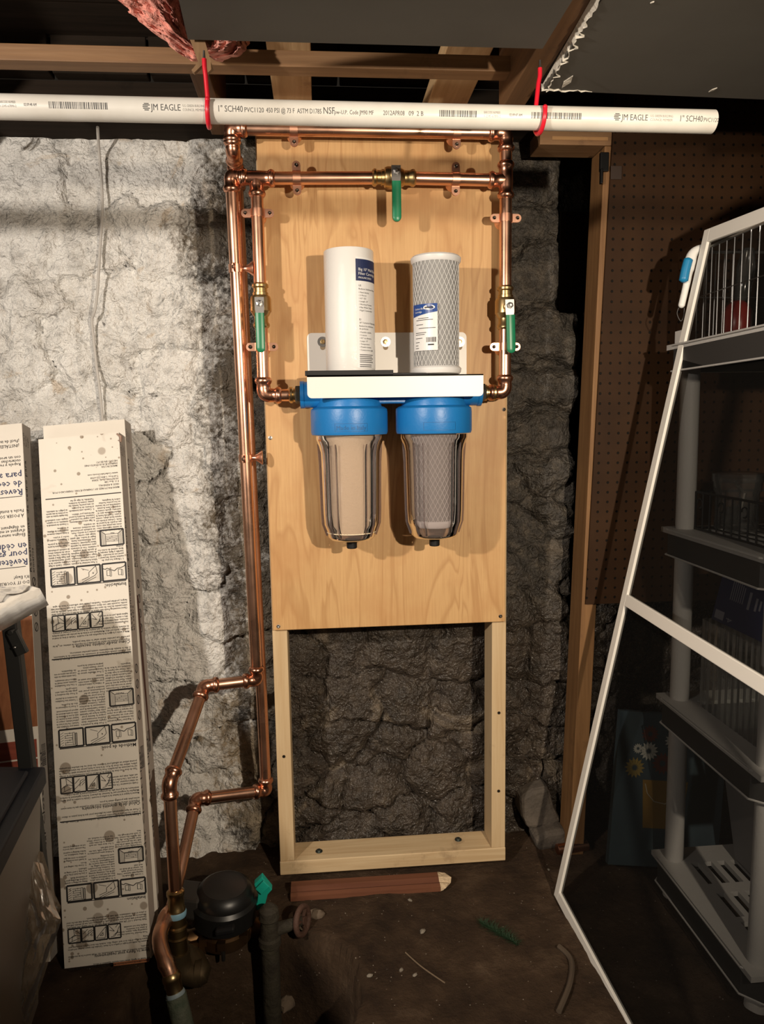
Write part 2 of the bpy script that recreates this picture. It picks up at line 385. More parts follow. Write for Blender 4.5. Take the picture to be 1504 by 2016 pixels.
# ------------------------------------------------------------------ setting: rubble wall built of single stones
seeds = [(70, 345, 0, .5), (200, 330, 0, .5), (320, 340, .0, .5), (420, 350, -.01, .6), (60, 490, .015, .7), (170, 500, .015, .8), (310, 480, .02, .6), (420, 480, .01, .7),
    (60, 588, .03, 1), (200, 575, 0, .8), (320, 590, -.01, 1), (430, 590, .0, 1), (20, 660, .0, 1), (115, 660, .02, 1), (245, 655, -.015, 1), (350, 655, .01, 1), (430, 670, .02, 1),
    (40, 740, .01, 1), (130, 730, .02, .9), (240, 730, .0, 1), (330, 730, .01, .8), (420, 745, .0, 1), (90, 810, 0, 1), (210, 800, .01, 1), (320, 820, .02, .9), (420, 830, .015, 1),
    (40, 920, 0, 1), (150, 930, 0, 1), (270, 920, .02, .8), (360, 930, .01, 1), (450, 930, .0, 1), (320, 1010, .01, 1), (410, 1020, .02, 1), (470, 1010, 0, 1), (60, 1060, 0, 1), (190, 1060, 0, 1),
    (300, 1110, .02, 1), (390, 1110, .0, 1), (465, 1110, .01, 1), (330, 1200, .0, 1), (420, 1200, .015, 1), (490, 1200, .0, 1), (100, 1200, 0, 1), (220, 1200, 0, 1), (310, 1290, .02, 1), (410, 1290, .0, 1), (480, 1300, .01, 1),
    (350, 1390, .02, 1), (450, 1390, .0, 1), (120, 1360, 0, 1), (230, 1360, 0, 1), (330, 1490, .0, 1), (430, 1480, .02, 1), (500, 1470, 0, 1), (250, 1500, 0, 1), (150, 1520, 0, 1), (60, 1480, 0, 1), (390, 1570, .01, 1), (480, 1570, 0, 1),
    (590, 1290, .0, 1), (640, 1270, .02, .9), (780, 1275, .035, .5), (920, 1280, .03, .5), (605, 1390, .0, 1), (690, 1370, .01, 1), (790, 1390, .03, .7), (900, 1400, .035, .7), (590, 1500, .015, .8),
    (680, 1450, .02, .8), (770, 1450, .03, .7), (650, 1530, .01, 1), (740, 1550, .03, .7), (860, 1500, .03, .7), (930, 1480, .03, .8), (600, 1590, .02, .8), (800, 1610, .035, .6), (900, 1600, .03, .8), (690, 1640, .0, 1), (960, 1580, .0, 1),
    (540, 700, 0, 1), (640, 600, 0, 1), (800, 700, 0, 1), (930, 600, 0, 1), (700, 900, 0, 1), (880, 900, 0, 1), (600, 1080, 0, 1), (780, 1080, 0, 1), (930, 1080, 0, 1), (560, 420, 0, 1), (720, 420, 0, 1), (880, 400, 0, 1), (540, 930, 0, 1),
    (1045, 350, .03, .3), (1050, 440, .03, .3), (1045, 540, .03, .35), (1060, 660, .055, .35), (1065, 770, .055, .35), (1060, 860, .05, .4), (1010, 970, .02, 1), (1060, 940, .04, .8), (1075, 1020, .05, .8), (1020, 1050, .0, 1),
    (1030, 1120, .02, 1), (1090, 1110, .02, 1), (1020, 1200, .03, 1), (1075, 1190, .0, 1), (1030, 1290, .03, .8), (1085, 1280, .01, 1), (1015, 1370, .03, .9), (1070, 1380, .0, 1), (1015, 1450, .04, .8), (1060, 1460, .01, 1), (1030, 1530, .02, 1), (1085, 1545, .0, 1),
    (1180, 1260, 0, 1), (1250, 1300, 0, 1), (1190, 1400, 0, 1), (1280, 1420, 0, 1), (1180, 1540, 0, 1), (1270, 1560, 0, 1), (1380, 1350, 0, 1), (1380, 1500, 0, 1), (1150, 1180, 0, 1), (1300, 1180, 0, 1), (1450, 1250, 0, 1), (1480, 1450, 0, 1),
    (1180, 400, 0, .6), (1200, 600, 0, .6), (1190, 850, 0, .6), (1330, 500, 0, .6), (1340, 800, 0, .6), (1480, 600, 0, .6), (1480, 900, 0, .6), (1170, 1000, 0, 1), (1330, 1000, 0, 1)]
X0, X1, Z0, Z1, ST = -1.45, 1.35, -.10, 1.93, .0068
gx = np.arange(X0, X1+ST, ST); gz = np.arange(Z0, Z1+ST, ST)
GX, GZ = np.meshgrid(gx, gz)
sp = np.array([[at(a, b, .2).x, at(a, b, .2).z, c, d] for a, b, c, d in seeds])
extra = []
for zz in np.arange(.1, 1.9, .22):
    for xx in (-1.33, -1.12): extra.append([xx+_rng.uniform(-.05, .05), zz+_rng.uniform(-.05, .05), 0, 1])
    extra.append([1.22+_rng.uniform(-.05, .05), zz, 0, 1])
sp = np.vstack([sp, extra])
WXn = GX+(fbm(GX*9+3, GZ*9, 4)-.5)*.13; WZn = GZ+(fbm(GX*9+60, GZ*9+31, 4)-.5)*.11
d1 = np.full(GX.shape, 9.); d2 = d1.copy(); own = np.zeros(GX.shape, int)
for i, (x, z, c, d) in enumerate(sp):
    dd = np.hypot((WXn-x)*.85, (WZn-z)*1.15)
    nearer = dd < d1
    d2 = np.where(nearer, d1, np.minimum(d2, dd)); own = np.where(nearer, i, own); d1 = np.where(nearer, dd, d1)
edge = np.clip((d2-d1)/.05, 0, 1); edge = edge*edge*(3-2*edge)
bulge = sp[own, 2]; rough = sp[own, 3]
ns = len(sp); rtx, rtz, rof, rea = ( _rng.uniform(-.16, .16, ns), _rng.uniform(-.16, .16, ns), _rng.uniform(-.012, .012, ns), _rng.uniform(.000, .012, ns))
rea = rea + np.where((sp[:, 1] < .68) & (sp[:, 0] > -.30), .007, 0)
groove = np.clip((d2-d1)/.018, 0, 1)
plane = np.clip(rof[own]+rtx[own]*(GX-sp[own, 0])+rtz[own]*(GZ-sp[own, 1]), -.022, .022)*rough
rid = lambda f, s: 1-np.abs(2*fbm(GX*f+s, GZ*f*1.3+s, 4, .6)-1)
depth = .215 - plane - groove*(.002+rea[own]) - np.clip((d2-d1)/.07, 0, 1)*bulge*.5 \
        - rough*.045*(fbm(GX*5, GZ*5+9, 5, .6)-.5) - (.3+.7*rough)*(.016*rid(9, 11) + .022*(fbm(GX*30, GZ*30+2, 4, .7)-.5))
# the pier ends here: past it the wall steps back into a dark gap
xe = np.where(GZ > 1.49, .492, .545) + (fbm(GX*4+7, GZ*9, 3)-.5)*.035
step = np.clip((GX-xe)/.018, 0, 1)
depth = depth + step*.26 - np.clip(.25-GZ, 0, 1)*.10
depth = depth - np.where(GX > .62, .07, 0)
def stone_wall():
    back = MB().box((X0-.1, .56, -.12), (1.75, .62, 2.15)).build('wall_back', simple('dark_mortar', (.05, .042, .035), .9, bump=(30, .6)))
    struct(back)
    n, mcol = len(gz), len(gx)
    qown = own[:-1, :-1]
    for i in range(len(sp)):
        jj, ii = np.nonzero(qown == i)
        if len(jj) < 6: continue
        c = np.stack([jj*mcol+ii, jj*mcol+ii+1, (jj+1)*mcol+ii+1, (jj+1)*mcol+ii], 1)
        u, inv = np.unique(c, return_inverse=True); inv = inv.reshape(-1, 4)
        vs = np.stack([GX.ravel()[u], depth.ravel()[u], GZ.ravel()[u]], 1)
        me = bpy.data.meshes.new('stone'); me.from_pydata(vs.tolist(), [], inv.tolist()); me.update()
        me.polygons.foreach_set('use_smooth', [True]*len(me.polygons)); me.materials.append(MW)
        o = bpy.data.objects.new('stone', me); COL.objects.link(o); o.parent = back
    # old sill beam and rim boards above the masonry
    sill = MB().box((X0, .10, 1.925), (1.7, .5, 2.02)).build('sill_beam', DARKW, back)
    for k in range(14):
        x = X0+k*.225
        MB().box((x, .06-.004*(k % 3), 2.02), (x+.219, .10, 2.25)).build('rim_board', DARKW, back, bevel=.003)
    return back
stone_wall()

# ------------------------------------------------------------------ floor of packed dirt with the meter pit
PIT = atZ(470, 1950)
def floor_z(x, y):
    h = (fbm(x*3, y*3+4, 5)-.5)*.035+(fbm(x*16, y*16, 4)-.5)*.016
    d = np.hypot((x-PIT.x)/.235, (y-PIT.y)/.20) + (fbm(x*7, y*7+40, 3)-.5)*.22
    k = np.clip((1.05-d)/.16, 0, 1); k = k*k*(3-2*k)
    h = h - .34*k
    flat = np.clip(np.minimum(np.minimum((x+.40)/.06, (.40-x)/.06), np.minimum((y+.06)/.05, (.20-y)/.05)), 0, 1)
    h = h*(1-flat) - .012*flat
    return h - .008
def floor():
    st = .0125
    x = np.arange(-1.7, 1.7, st); y = np.arange(-2.6, .5, st); Xg, Yg = np.meshgrid(x, y)
    Zg = floor_z(Xg, Yg); n, m = Xg.shape
    vs = np.stack([Xg, Yg, Zg], -1).reshape(-1, 3)
    i, j = np.meshgrid(np.arange(m-1), np.arange(n-1)); k = (j*m+i).ravel()
    me = bpy.data.meshes.new('floor'); me.from_pydata(vs.tolist(), [], np.stack([k, k+1, k+m+1, k+m], 1).tolist()); me.update()
    me.polygons.foreach_set('use_smooth', [True]*len(me.polygons)); me.materials.append(MD)
    o = bpy.data.objects.new('floor', me); COL.objects.link(o); struct(o)
floor()
def fz(x, y): return float(floor_z(np.array([x]), np.array([y]))[0])

# ------------------------------------------------------------------ ceiling: drywall sheets, joists, planks
ZC = 1.78
def ceiling():
    root = thing('ceiling', (0, 0, ZC)); struct(root)
    def sheet(poly, seed, torn):
        rnd = random.Random(seed)
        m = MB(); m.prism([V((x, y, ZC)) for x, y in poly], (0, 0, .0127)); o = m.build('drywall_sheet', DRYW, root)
        for a, b in torn:       # ragged gypsum core showing along a broken edge
            g = MB(); a, b = V((*a, ZC)), V((*b, ZC)); d = (b-a); nn = d.normalized().cross(V((0, 0, 1))); k = int(d.length/.007)
            top = []; bot = []
            for i in range(k+1):
                p = a+d*i/k; w = rnd.uniform(.001, .007) if rnd.random() < .8 else rnd.uniform(.008, .016)
                top.append(p-nn*.001+V((0, 0, .012))); bot.append(p+nn*w+V((0, 0, -.0006-rnd.uniform(0, .003))))
            vs = top+bot+[q+V((0, 0, .006)) for q in bot]; n = k+1
            g.add(vs, [(i, i+1, n+i+1, n+i) for i in range(k)]+[(n+i, n+i+1, 2*n+i+1, 2*n+i) for i in range(k)])
            g.build('torn_edge', GYP, o)
        return o
    la, lb = atZ(370, 78, ZC), atZ(1062, 96, ZC)
    l0 = atZ(352, 0, ZC)
    xl = lambda y: la.x+(l0.x-la.x)*(y-la.y)/(l0.y-la.y)
    sheet([(la.x, la.y), (lb.x+.005, lb.y), (.212, -2.6), (xl(-2.6), -2.6)][::-1], 1, [])
    ra, rb, r0 = atZ(1070, 178, ZC), atZ(1504, 196, ZC), atZ(1172, 0, ZC)
    d = (rb-ra)
    far = ra+d*3.0
    near = (.215, -2.6)
    s2 = sheet([(ra.x, ra.y), (far.x, far.y), (far.x, -2.6), near][::-1], 2, [((.214, -1.2), (ra.x, ra.y)), ((ra.x-.004, ra.y), (ra.x+.09, ra.y+.002))])
    # gypsum tear on the right sheet
    for (p, q) in (((1106, 172), (1128, 148)), ((1280, 5), (1288, 2)), ((1395, 180), (1412, 172))):
        a, b = atZ(*p, ZC), atZ(*q, ZC); c = (a+b)/2; e = (b-a)/2; nn = V((-e.y, e.x, 0))*.28
        MB().prism([a-V((0, 0, .0015)), c+nn-V((0, 0, .0015)), b-V((0, 0, .0015)), c-nn-V((0, 0, .0015))], (0, 0, .0015)).build('gypsum_scar', GYP, s2)
    # joists
    jz = ZC+.0132
    for x0, x1 in ((.196, .238), (-.41, -.372), (-1.02, -.982), (.79, .83)):
        MB().box((x0, -2.6, jz+(.09 if x0 < -.3 else 0)), (x1, .05 if x0 < -.3 else (-.33 if x0 < .3 else -.45), 2.10)).build('joist', OLDY, root, bevel=.002)
    # cross strip nailed along the joists
    a, b = at(-180, 92, -.4), at(1045, 122, -.4)
    MB().obox((a.x, -.418, a.z-.026), (b.x-a.x, 0, b.z-a.z), (0, .038, 0), (0, 0, .028)).build('cross_strip', OLDX, root, bevel=.0015)
    # fresh braces from the joists to the head of the stud frame
    for p, q in ((525, 613), (880, 971)):
        xa, xb = at(p, 140, -.36).x, at(q, 140, -.36).x
        MB().box((xa, -.56, 1.898), (xb, .085, 1.936)).build('brace', STUDY, root, bevel=.002)
    # floor planks above
    for k in range(19):
        y = -2.6+k*.148
        MB().box((-1.6, y, 2.10+.003*(k % 2)), (1.7, y+.143, 2.125)).build('floor_plank', DARKW, root)
ceiling()
struct(MB().box((1.70, -2.6, -.1), (1.76, .6, 2.1)).build('wall_right', simple('dark_block', (.06, .05, .042), .9, bump=(25, .7))))
struct(MB().box((-1.76, -2.6, -.1), (-1.60, .6, 2.1)).build('wall_left', simple('dark_block2', (.15, .14, .125), .9, bump=(25, .7))))

# ------------------------------------------------------------------ stud frame and plywood
HW = .3048
fr = thing('stud_frame', (0, .056, 0), 'pale spruce stud frame standing on the dirt behind the plywood panel', 'frame')
for s in (-1, 1):
    MB().box((s*HW-(.038 if s > 0 else 0), .0125, .036), (s*HW+(0 if s > 0 else .038), .101, 1.858)).build('stud', STUD, fr, bevel=.002)
bp = MB().box((-HW-.001, .0115, -.002), (HW+.001, .101, .036)).build('bottom_plate', STUDX, fr, bevel=.002)
MB().box((-HW, .0125, 1.858), (HW, .101, 1.896)).build('top_plate', STUDX, fr, bevel=.002)
for p in ((628, 1676), (902, 1653)):
    q = atZ(*p, .037)
    MB().lathe([(.0095, 0), (.0095, .002), (.0055, .002), (.0055, .006), (.002, .007)], (q.x, q.y, .036), n=16).build('anchor_bolt', simple('galvanized_head', (.20, .23, .22), .45, 1.0), bp, True)
for s, zz in ((-1, .33), (1, .42), (1, .2)):
    MB().lathe([(.004, 0), (.004, .0012)], (s*(HW-.019), .0118, zz), (0, -1, 0), 10).build('nail_head', DKSTEEL, fr)
ply = MB().box((-.3015, .0, .672), (.2985, .012, 1.893)).build('plywood_panel', MPLY, bevel=.0015)
tag(ply, 'tan plywood panel carrying the copper loop and the blue water filters', 'panel')
for px, py in ((532, 862), (992, 806), (548, 1233), (985, 1213), (480, 400), (1012, 560)):
    q = at(px, py, 0)
    MB().lathe([(.0048, 0), (.0048, .0012), (.0028, .0016), (.0012, .0006)], (max(-.296, min(.293, q.x)), .0, max(.677, q.z)), (0, -1, 0), 12).build('screw', DKSTEEL if py > 700 and px > 600 else STEEL, ply, True)

# ------------------------------------------------------------------ copper pipework
PR = .0144
cp = thing('copper_pipework', (-.35, -.02, 0), 'copper water pipe loop with three green lever valves on the plywood', 'pipework')
def fit_end(L): return [(L, 1.10), (L-.003, 1.30), (L-.008, 1.42), (L-.013, 1.30), (L-.016, 1.12), (L-.026, 1.16)]
def elbow(a, j, b, L=.042, r=PR, mat=None, nm='elbow'):
    a, j, b = V(a), V(j), V(b); da, db = (a-j).normalized(), (b-j).normalized()
    ang = da.angle(db); c = min(.021, L-.027); m = MB(); P = []; R = []
    for l, k in fit_end(L): P.append(j+da*l); R.append(r*k)
    for i in range(0, 9):
        t = i/8; P.append((j+da*c)*(1-t)**2+j*2*t*(1-t)+(j+db*c)*t*t); R.append(r*1.17)
    for l, k in reversed(fit_end(L)): P.append(j+db*l); R.append(r*k)
    m.sweep(P, R, 20); m.build(nm, mat or COPFIT, cp, True, angle=60)
def pipe(a, b, ta=.03, tb=.03, r=PR):
    a, b = V(a), V(b); d = (b-a).normalized()
    MB().sweep([a+d*ta, a+d*(ta+.001), b-d*(tb+.001), b-d*tb], r, 20).build('pipe', COPPER, cp, True)
def run(pts, first=.0, last=.0, L=.042):
    for i in range(len(pts)-1):
        pipe(pts[i], pts[i+1], first if i == 0 else L-.012, last if i == len(pts)-2 else L-.012)
    for i in range(1, len(pts)-1): elbow(pts[i-1], pts[i], pts[i+1], L)
def tee(c, d, br, L=.042):
    c, d, br = V(c), V(d).normalized(), V(br).normalized(); m = MB()
    P = [c-d*l for l, k in fit_end(L)]+[c]+[c+d*l for l, k in reversed(fit_end(L))]
    R = [PR*k for l, k in fit_end(L)]+[PR*1.17]+[PR*k for l, k in reversed(fit_end(L))]
    m.sweep(P, R, 20); m.sweep([c, c+br*.014]+[c+br*l for l, k in reversed(fit_end(L))], [PR*1.1, PR*1.17]+[PR*k for l, k in reversed(fit_end(L))], 20)
    m.build('tee', COPFIT, cp, True, angle=60)
def valve(c, d, hd, tilt=(0, 0, 0)):
    """ball valve: axis d, lever pointing along hd, stem towards the room"""
    c, d, hd = V(c), V(d).normalized(), V(hd).normalized(); f = V((0, -1, 0)); f = (f-d*f.dot(d)).normalized(); m = MB()
    pr = [(.0160, -.052), (.0195, -.048), (.0195, -.043), (.0162, -.040), (.0162, -.031), (.0185, -.030), (.0185, -.024), (.0225, -.022), (.0245, -.016), (.0245, .012), (.0215, .016), (.0185, .022), (.0162, .024), (.0162, .036), (.0195, .041), (.0195, .046), (.0160, .050)]
    m.lathe(pr, c, d, 24); m.lathe([(.011, .018), (.011, .034), (.008, .036), (.008, .040)], c, f, 16)
    b = m.build('ball_valve', BRASS, cp, True, angle=35)
    # lever: bare steel plate with a green grip
    x = hd.cross(f); o = c+f*.040
    pl = MB(); pl.prism([o-hd*.014-x*.0105, o-hd*.014+x*.0105, o+hd*.012+x*.0105, o+hd*.03+x*.0085, o+hd*.03-x*.0085, o+hd*.012-x*.0105], f*.003)
    pl.build('lever_plate', STEEL, b)
    MB().lathe([(.0075, .003), (.0075, .009), (.0035, .010), (.003, .013)], o, f, 6).build('lever_nut', STEEL, b)
    n = []
    def cap(off, l0, l1, w):
        pts = []
        for k in range(9):
            a = PI*k/8; pts.append(o+f*off+hd*(l1-w+w*math.sin(a))+x*(w*math.cos(a)))
        return [o+f*off+hd*l0-x*w*-1] + pts + [o+f*off+hd*l0-x*w]
    g = MB(); lay = [cap(.000, .022, .108, .0085), cap(.0015, .022, .110, .0102), cap(.009, .022, .110, .0102), cap(.0105, .022, .108, .0085)]
    k = len(lay[0]); vs = [p for l in lay for p in l]
    fs = [(i*k+j, i*k+(j+1) % k, (i+1)*k+(j+1) % k, (i+1)*k+j) for i in range(3) for j in range(k)]+[tuple(reversed(range(k))), tuple(3*k+j for j in range(k))]
    g.add(vs, fs); g.build('lever_grip', GREEN, b, True, angle=50)
    return b
YP = -.055
TL, TR = at(455, 253, YP), at(1000, 262, YP)
ML, MT, MV, MR = at(455, 347, YP), at(503, 351, YP), at(776, 350, YP), at(1000, 355, YP)
LV, LE, LI = at(514, 603, YP), at(521, 776, YP), at(612, 776, YP)
RV, RE, RI = at(996, 607, YP), at(990, 775, YP), at(935, 778, YP)
for p in (LI, RI): p.z = (LE.z+RE.z)/2
LE.z = RE.z = LI.z
MR.x = RV.x = RE.x = TR.x = (TR.x+RE.x)/2
LV.x = MT.x = LE.x = (MT.x+LE.x)/2
# riser B: top run, then behind riser A
B1 = at(459, 300, -.045); B2 = at(466, 345, .035)
B3 = at(524, 1556, .045); B4 = at(386, 1573, -.03); B5 = at(338, 1790, -.235); B6 = at(312, 1850, -.31); B7 = at(338, 1925, -.36); B8 = at(346, 1958, -.37)
run([TR, TL, B1, B2, B3, B4, B5], .03, 0, L=.036)
# riser A
A1 = at(506, 1338, -.005); A2 = at(402, 1351, -.03); A3 = at(333, 1542, -.215); A4 = at(346, 1768, -.245)
run([MT, ML, A1, A2, A3, A4], .03, .0, L=.036)
run([TR, MR], .03, .03); elbow(TL, TR, MR)
tee(MT, (1, 0, 0), (0, 0, -1)); tee(MR, (0, 0, 1), (-1, 0, 0))
pipe(MT, MV, .03, .045); pipe(MV, MR, .045, .03)
pipe(MT, LV, .03, .045); pipe(LV, LE, .045, .03); elbow(LV, LE, LI)
pipe(MR, RV, .03, .045); pipe(RV, RE, .045, .03); elbow(RV, RE, RI)
v1 = valve(MV, (1, 0, 0), (0, 0, -1)); v2 = valve(LV, (0, 0, -1), (0, 0, -1)); v3 = valve(RV, (0, 0, -1), (.03, 0, -1))
for a, b in ((LE, LI), (RE, RI)):
    d = (b-a).normalized(); L = (b-a).length
    pipe(a, b, .03, .025)
    MB().lathe([(.0158, L-.052), (.0195, L-.049), (.0195, L-.044), (.0165, L-.041), (.0165, L-.030), (.0195, L-.028), (.0195, L-.012), (.017, L-.010), (.017, L+.01)], a, d, 20).build('male_adapter', BRASS, cp, True, angle=35)
# lower ends: brass couplings at the meter
d = (A4-A3).normalized()
MB().lathe([(.0155, -.02), (.0200, -.016), (.0200, -.008), (.0180, -.004), (.0185, .020), (.0205, .024), (.0205, .030)], A4, d, 20).build('coupling', BRASS, cp, True, angle=35)
MB().lathe([(.0210, .028), (.0225, .031), (.0215, .040), (.0205, .042)], A4, d, 20).build('thread_tape', simple('pale_blue_tape', (.22, .42, .55), .5), cp, True)
MB().lathe([(.0205, .040), (.0205, .060), (.0235, .063), (.0240, .067), (.0205, .070), (.0205, .085), (.0240, .088), (.0200, .092), (.0200, .125)], A4, d, 20).build('union', simple('dull_brass', (.22, .155, .07), .42, 1.0), cp, True, angle=35)
P = []; R = []
for i in range(15):
    t = i/14; P.append(B5*(1-t)**3+(B6-V((.012, .0, -.0)))*3*t*(1-t)**2+B6*3*t*t*(1-t)+B7*t**3); R.append(PR*1.15 if i not in (1, 2, 12) else PR*1.35)
MB().sweep(P, R, 20).build('bend', COPPER, cp, True, angle=60)
d = (B8-B7).normalized()
MB().lathe([(.0165, -.01), (.0200, -.004), (.0200, .004), (.0175, .008), (.0175, .03)], B7, d, 20).build('coupling', BRASS, cp, True, angle=35)
MB().lathe([(.0185, .028), (.0205, .032), (.0190, .040)], B7, d, 20).build('thread_tape', simple('grey_tape', (.30, .38, .42), .5), cp, True)
MB().sweep([B7+d*.036, B7+d*.10, B7+d*.14+V((-.02, -.02, -.26))], [.022, .022, .026], 14).build('supply_pipe', simple('green_tarnished_pipe', (.075, .10, .065), .75, var=(30, (.14, .15, .11)), bump=(60, .5)), cp, True)

# ------------------------------------------------------------------ bell hangers that hold the pipes
def make_strap(label):
    # local frame: z along the pipe, y from the pipe to the wall, x along the ears; pipe axis at the origin
    t = thing('pipe_strap', (0, 0, 0), label, 'pipe strap', 'copper pipe straps')
    m = MB()
    for s in (-1, 1):
        prof = []
        m.lathe([(PR+.0005, -.009), (PR+.0022, -.009), (PR+.0022, .009), (PR+.0005, .009)], (0, 0, 0), (0, 0, 1), 24, caps=False) if s == 1 else None
        for yy in (-.0025, .0008):
            pts = []
            for k in range(9):
                a = -PI/2+PI*k/8; pts.append(V((s*(PR+.0135+.0095*math.cos(a)), yy, .0095*math.sin(a))))
            m.prism([V((s*(PR+.001), yy, -.0095))]+pts+[V((s*(PR+.001), yy, .0095))], (0, .0016, 0))
    m.build('band', COPSTR, t, True, angle=35)
    m = MB(); m.lathe([(.006, PR), (.006, .022), (.010, .030), (.0165, .038), (.0175, .0405)], (0, 0, 0), (0, 1, 0), 20)
    m.build('bell', COPSTR, t, True, angle=35)
    for s in (-1, 1):
        MB().lathe([(.0042, -.0025), (.0042, -.0050), (.0028, -.0062), (.001, -.0050)], (s*(PR+.0135), 0, 0), (0, 1, 0), 12).build('screw', DKSTEEL, t, True)
    return t
X, Y, Z = V((1, 0, 0)), V((0, 1, 0)), V((0, 0, 1))
specs = [((578, 262), 'h', 'copper strap on the top pipe nearest the upper left corner of the panel'),
         ((898, 268), 'h', 'copper strap on the top pipe nearest the upper right corner of the panel'),
         ((584, 346), 'h', 'copper strap on the middle pipe left of its valve'),
         ((897, 352), 'h', 'copper strap on the middle pipe right of its valve'),
         ((504, 420), 'v', 'copper strap on the left vertical pipe above its valve'),
         ((997, 430), 'v', 'copper strap on the right vertical pipe above its valve'),
         ((519, 683), 'v', 'copper strap behind the left green lever'),
         ((990, 683), 'v', 'copper strap behind the right green lever'),
         ((474, 530), 's', 'upper copper standoff hanger on the long riser left of the frame'),
         ((495, 903), 's', 'lower copper standoff hanger on the long riser left of the frame')]
def on_line(a, b, px, py):
    best = None
    for i in range(401):
        p = a+(b-a)*i/400; d = p-CP; z = d.dot(CF)
        e = abs(752+F*d.dot(CR)/z-px)+abs(1008-F*d.dot(CU)/z-py)
        if best is None or e < best[0]: best = (e, p)
    return best[1]
lines = {0: (TL, TR), 1: (TL, TR), 2: (MT, MV), 3: (MV, MR), 4: (MT, LV), 5: (MR, RV), 6: (LV, LE), 7: (RV, RE), 8: (ML, A1), 9: (ML, A1)}
proto = None
for i, ((px, py), k, lab) in enumerate(specs):
    a, b = lines[i]; p = on_line(a, b, px, py)
    zz = (b-a).normalized() if k == 'h' else (a-b).normalized()
    yy = Y if k != 's' else X
    yy = (yy-zz*yy.dot(zz)).normalized(); xx = yy.cross(zz)
    mw = frame(p, xx, yy, zz)
    if proto is None: proto = make_strap(lab); proto.matrix_world = mw
    else: clone(proto, mw, lab)

# ------------------------------------------------------------------ twin water filter on its white bracket
ZS = 1.297                                   # shelf top
bx = (-.196, .197)
fs = thing('water_filter_unit', (0, -.1, ZS), 'white wall bracket with blue heads and two clear filter housings', 'water filter')
m = MB(); c = []
def rrect(x0, x1, z0, z1, r, top=True, bot=True, y=0.0):
    P = []
    for cx, cz, a0, on in ((x1-r, z1-r, 0, top), (x0+r, z1-r, PI/2, top), (x0+r, z0+r, PI, bot), (x1-r, z0+r, 1.5*PI, bot)):
        if on: P += [V((cx+r*math.cos(a0+PI/2*k/5), y, cz+r*math.sin(a0+PI/2*k/5))) for k in range(6)]
        else: P.append(V((x1 if cx > (x0+x1)/2 else x0, y, z1 if cz > (z0+z1)/2 else z0)))
    return P
m.prism(rrect(bx[0], bx[1], ZS-.003, 1.411, .012, True, False, -.0005), (0, -.0028, 0))
m.box((bx[0], -.192, ZS-.003), (bx[1], -.0005, ZS))
m.prism(rrect(bx[0], bx[1], 1.248, ZS, .010, False, True, -.189), (0, -.003, 0))
br = m.build('bracket', WHITE, fs)
for px in (635, 759, 905):
    q = at(px, 673, -.004)
    b = MB().lathe([(.0125, 0), (.0125, .0018), (.006, .0018)], (q.x, -.0033, q.z), (0, -1, 0), 24).build('washer', STEEL, br, True, angle=35)
    MB().lathe([(.0062, .0), (.0062, .0045), (.0035, .0048), (.003, .0030)], (q.x, -.0048, q.z), (0, -1, 0), 6).build('bolt', BRASS, br)
    o = [V((q.x+.0065*math.cos(2*PI*k/16), -.0034, q.z-.013+.0065*math.sin(2*PI*k/16))) for k in range(16)]
    MB().prism(o, (0, -.0004, 0)).build('keyhole', simple('keyhole_shade', (.35, .27, .18), .8), br)
CY = -.105
for px in (641+62, ):
    pass
LX, RX = -.1015, .0975
hz1, hz0 = 1.2945, 1.231
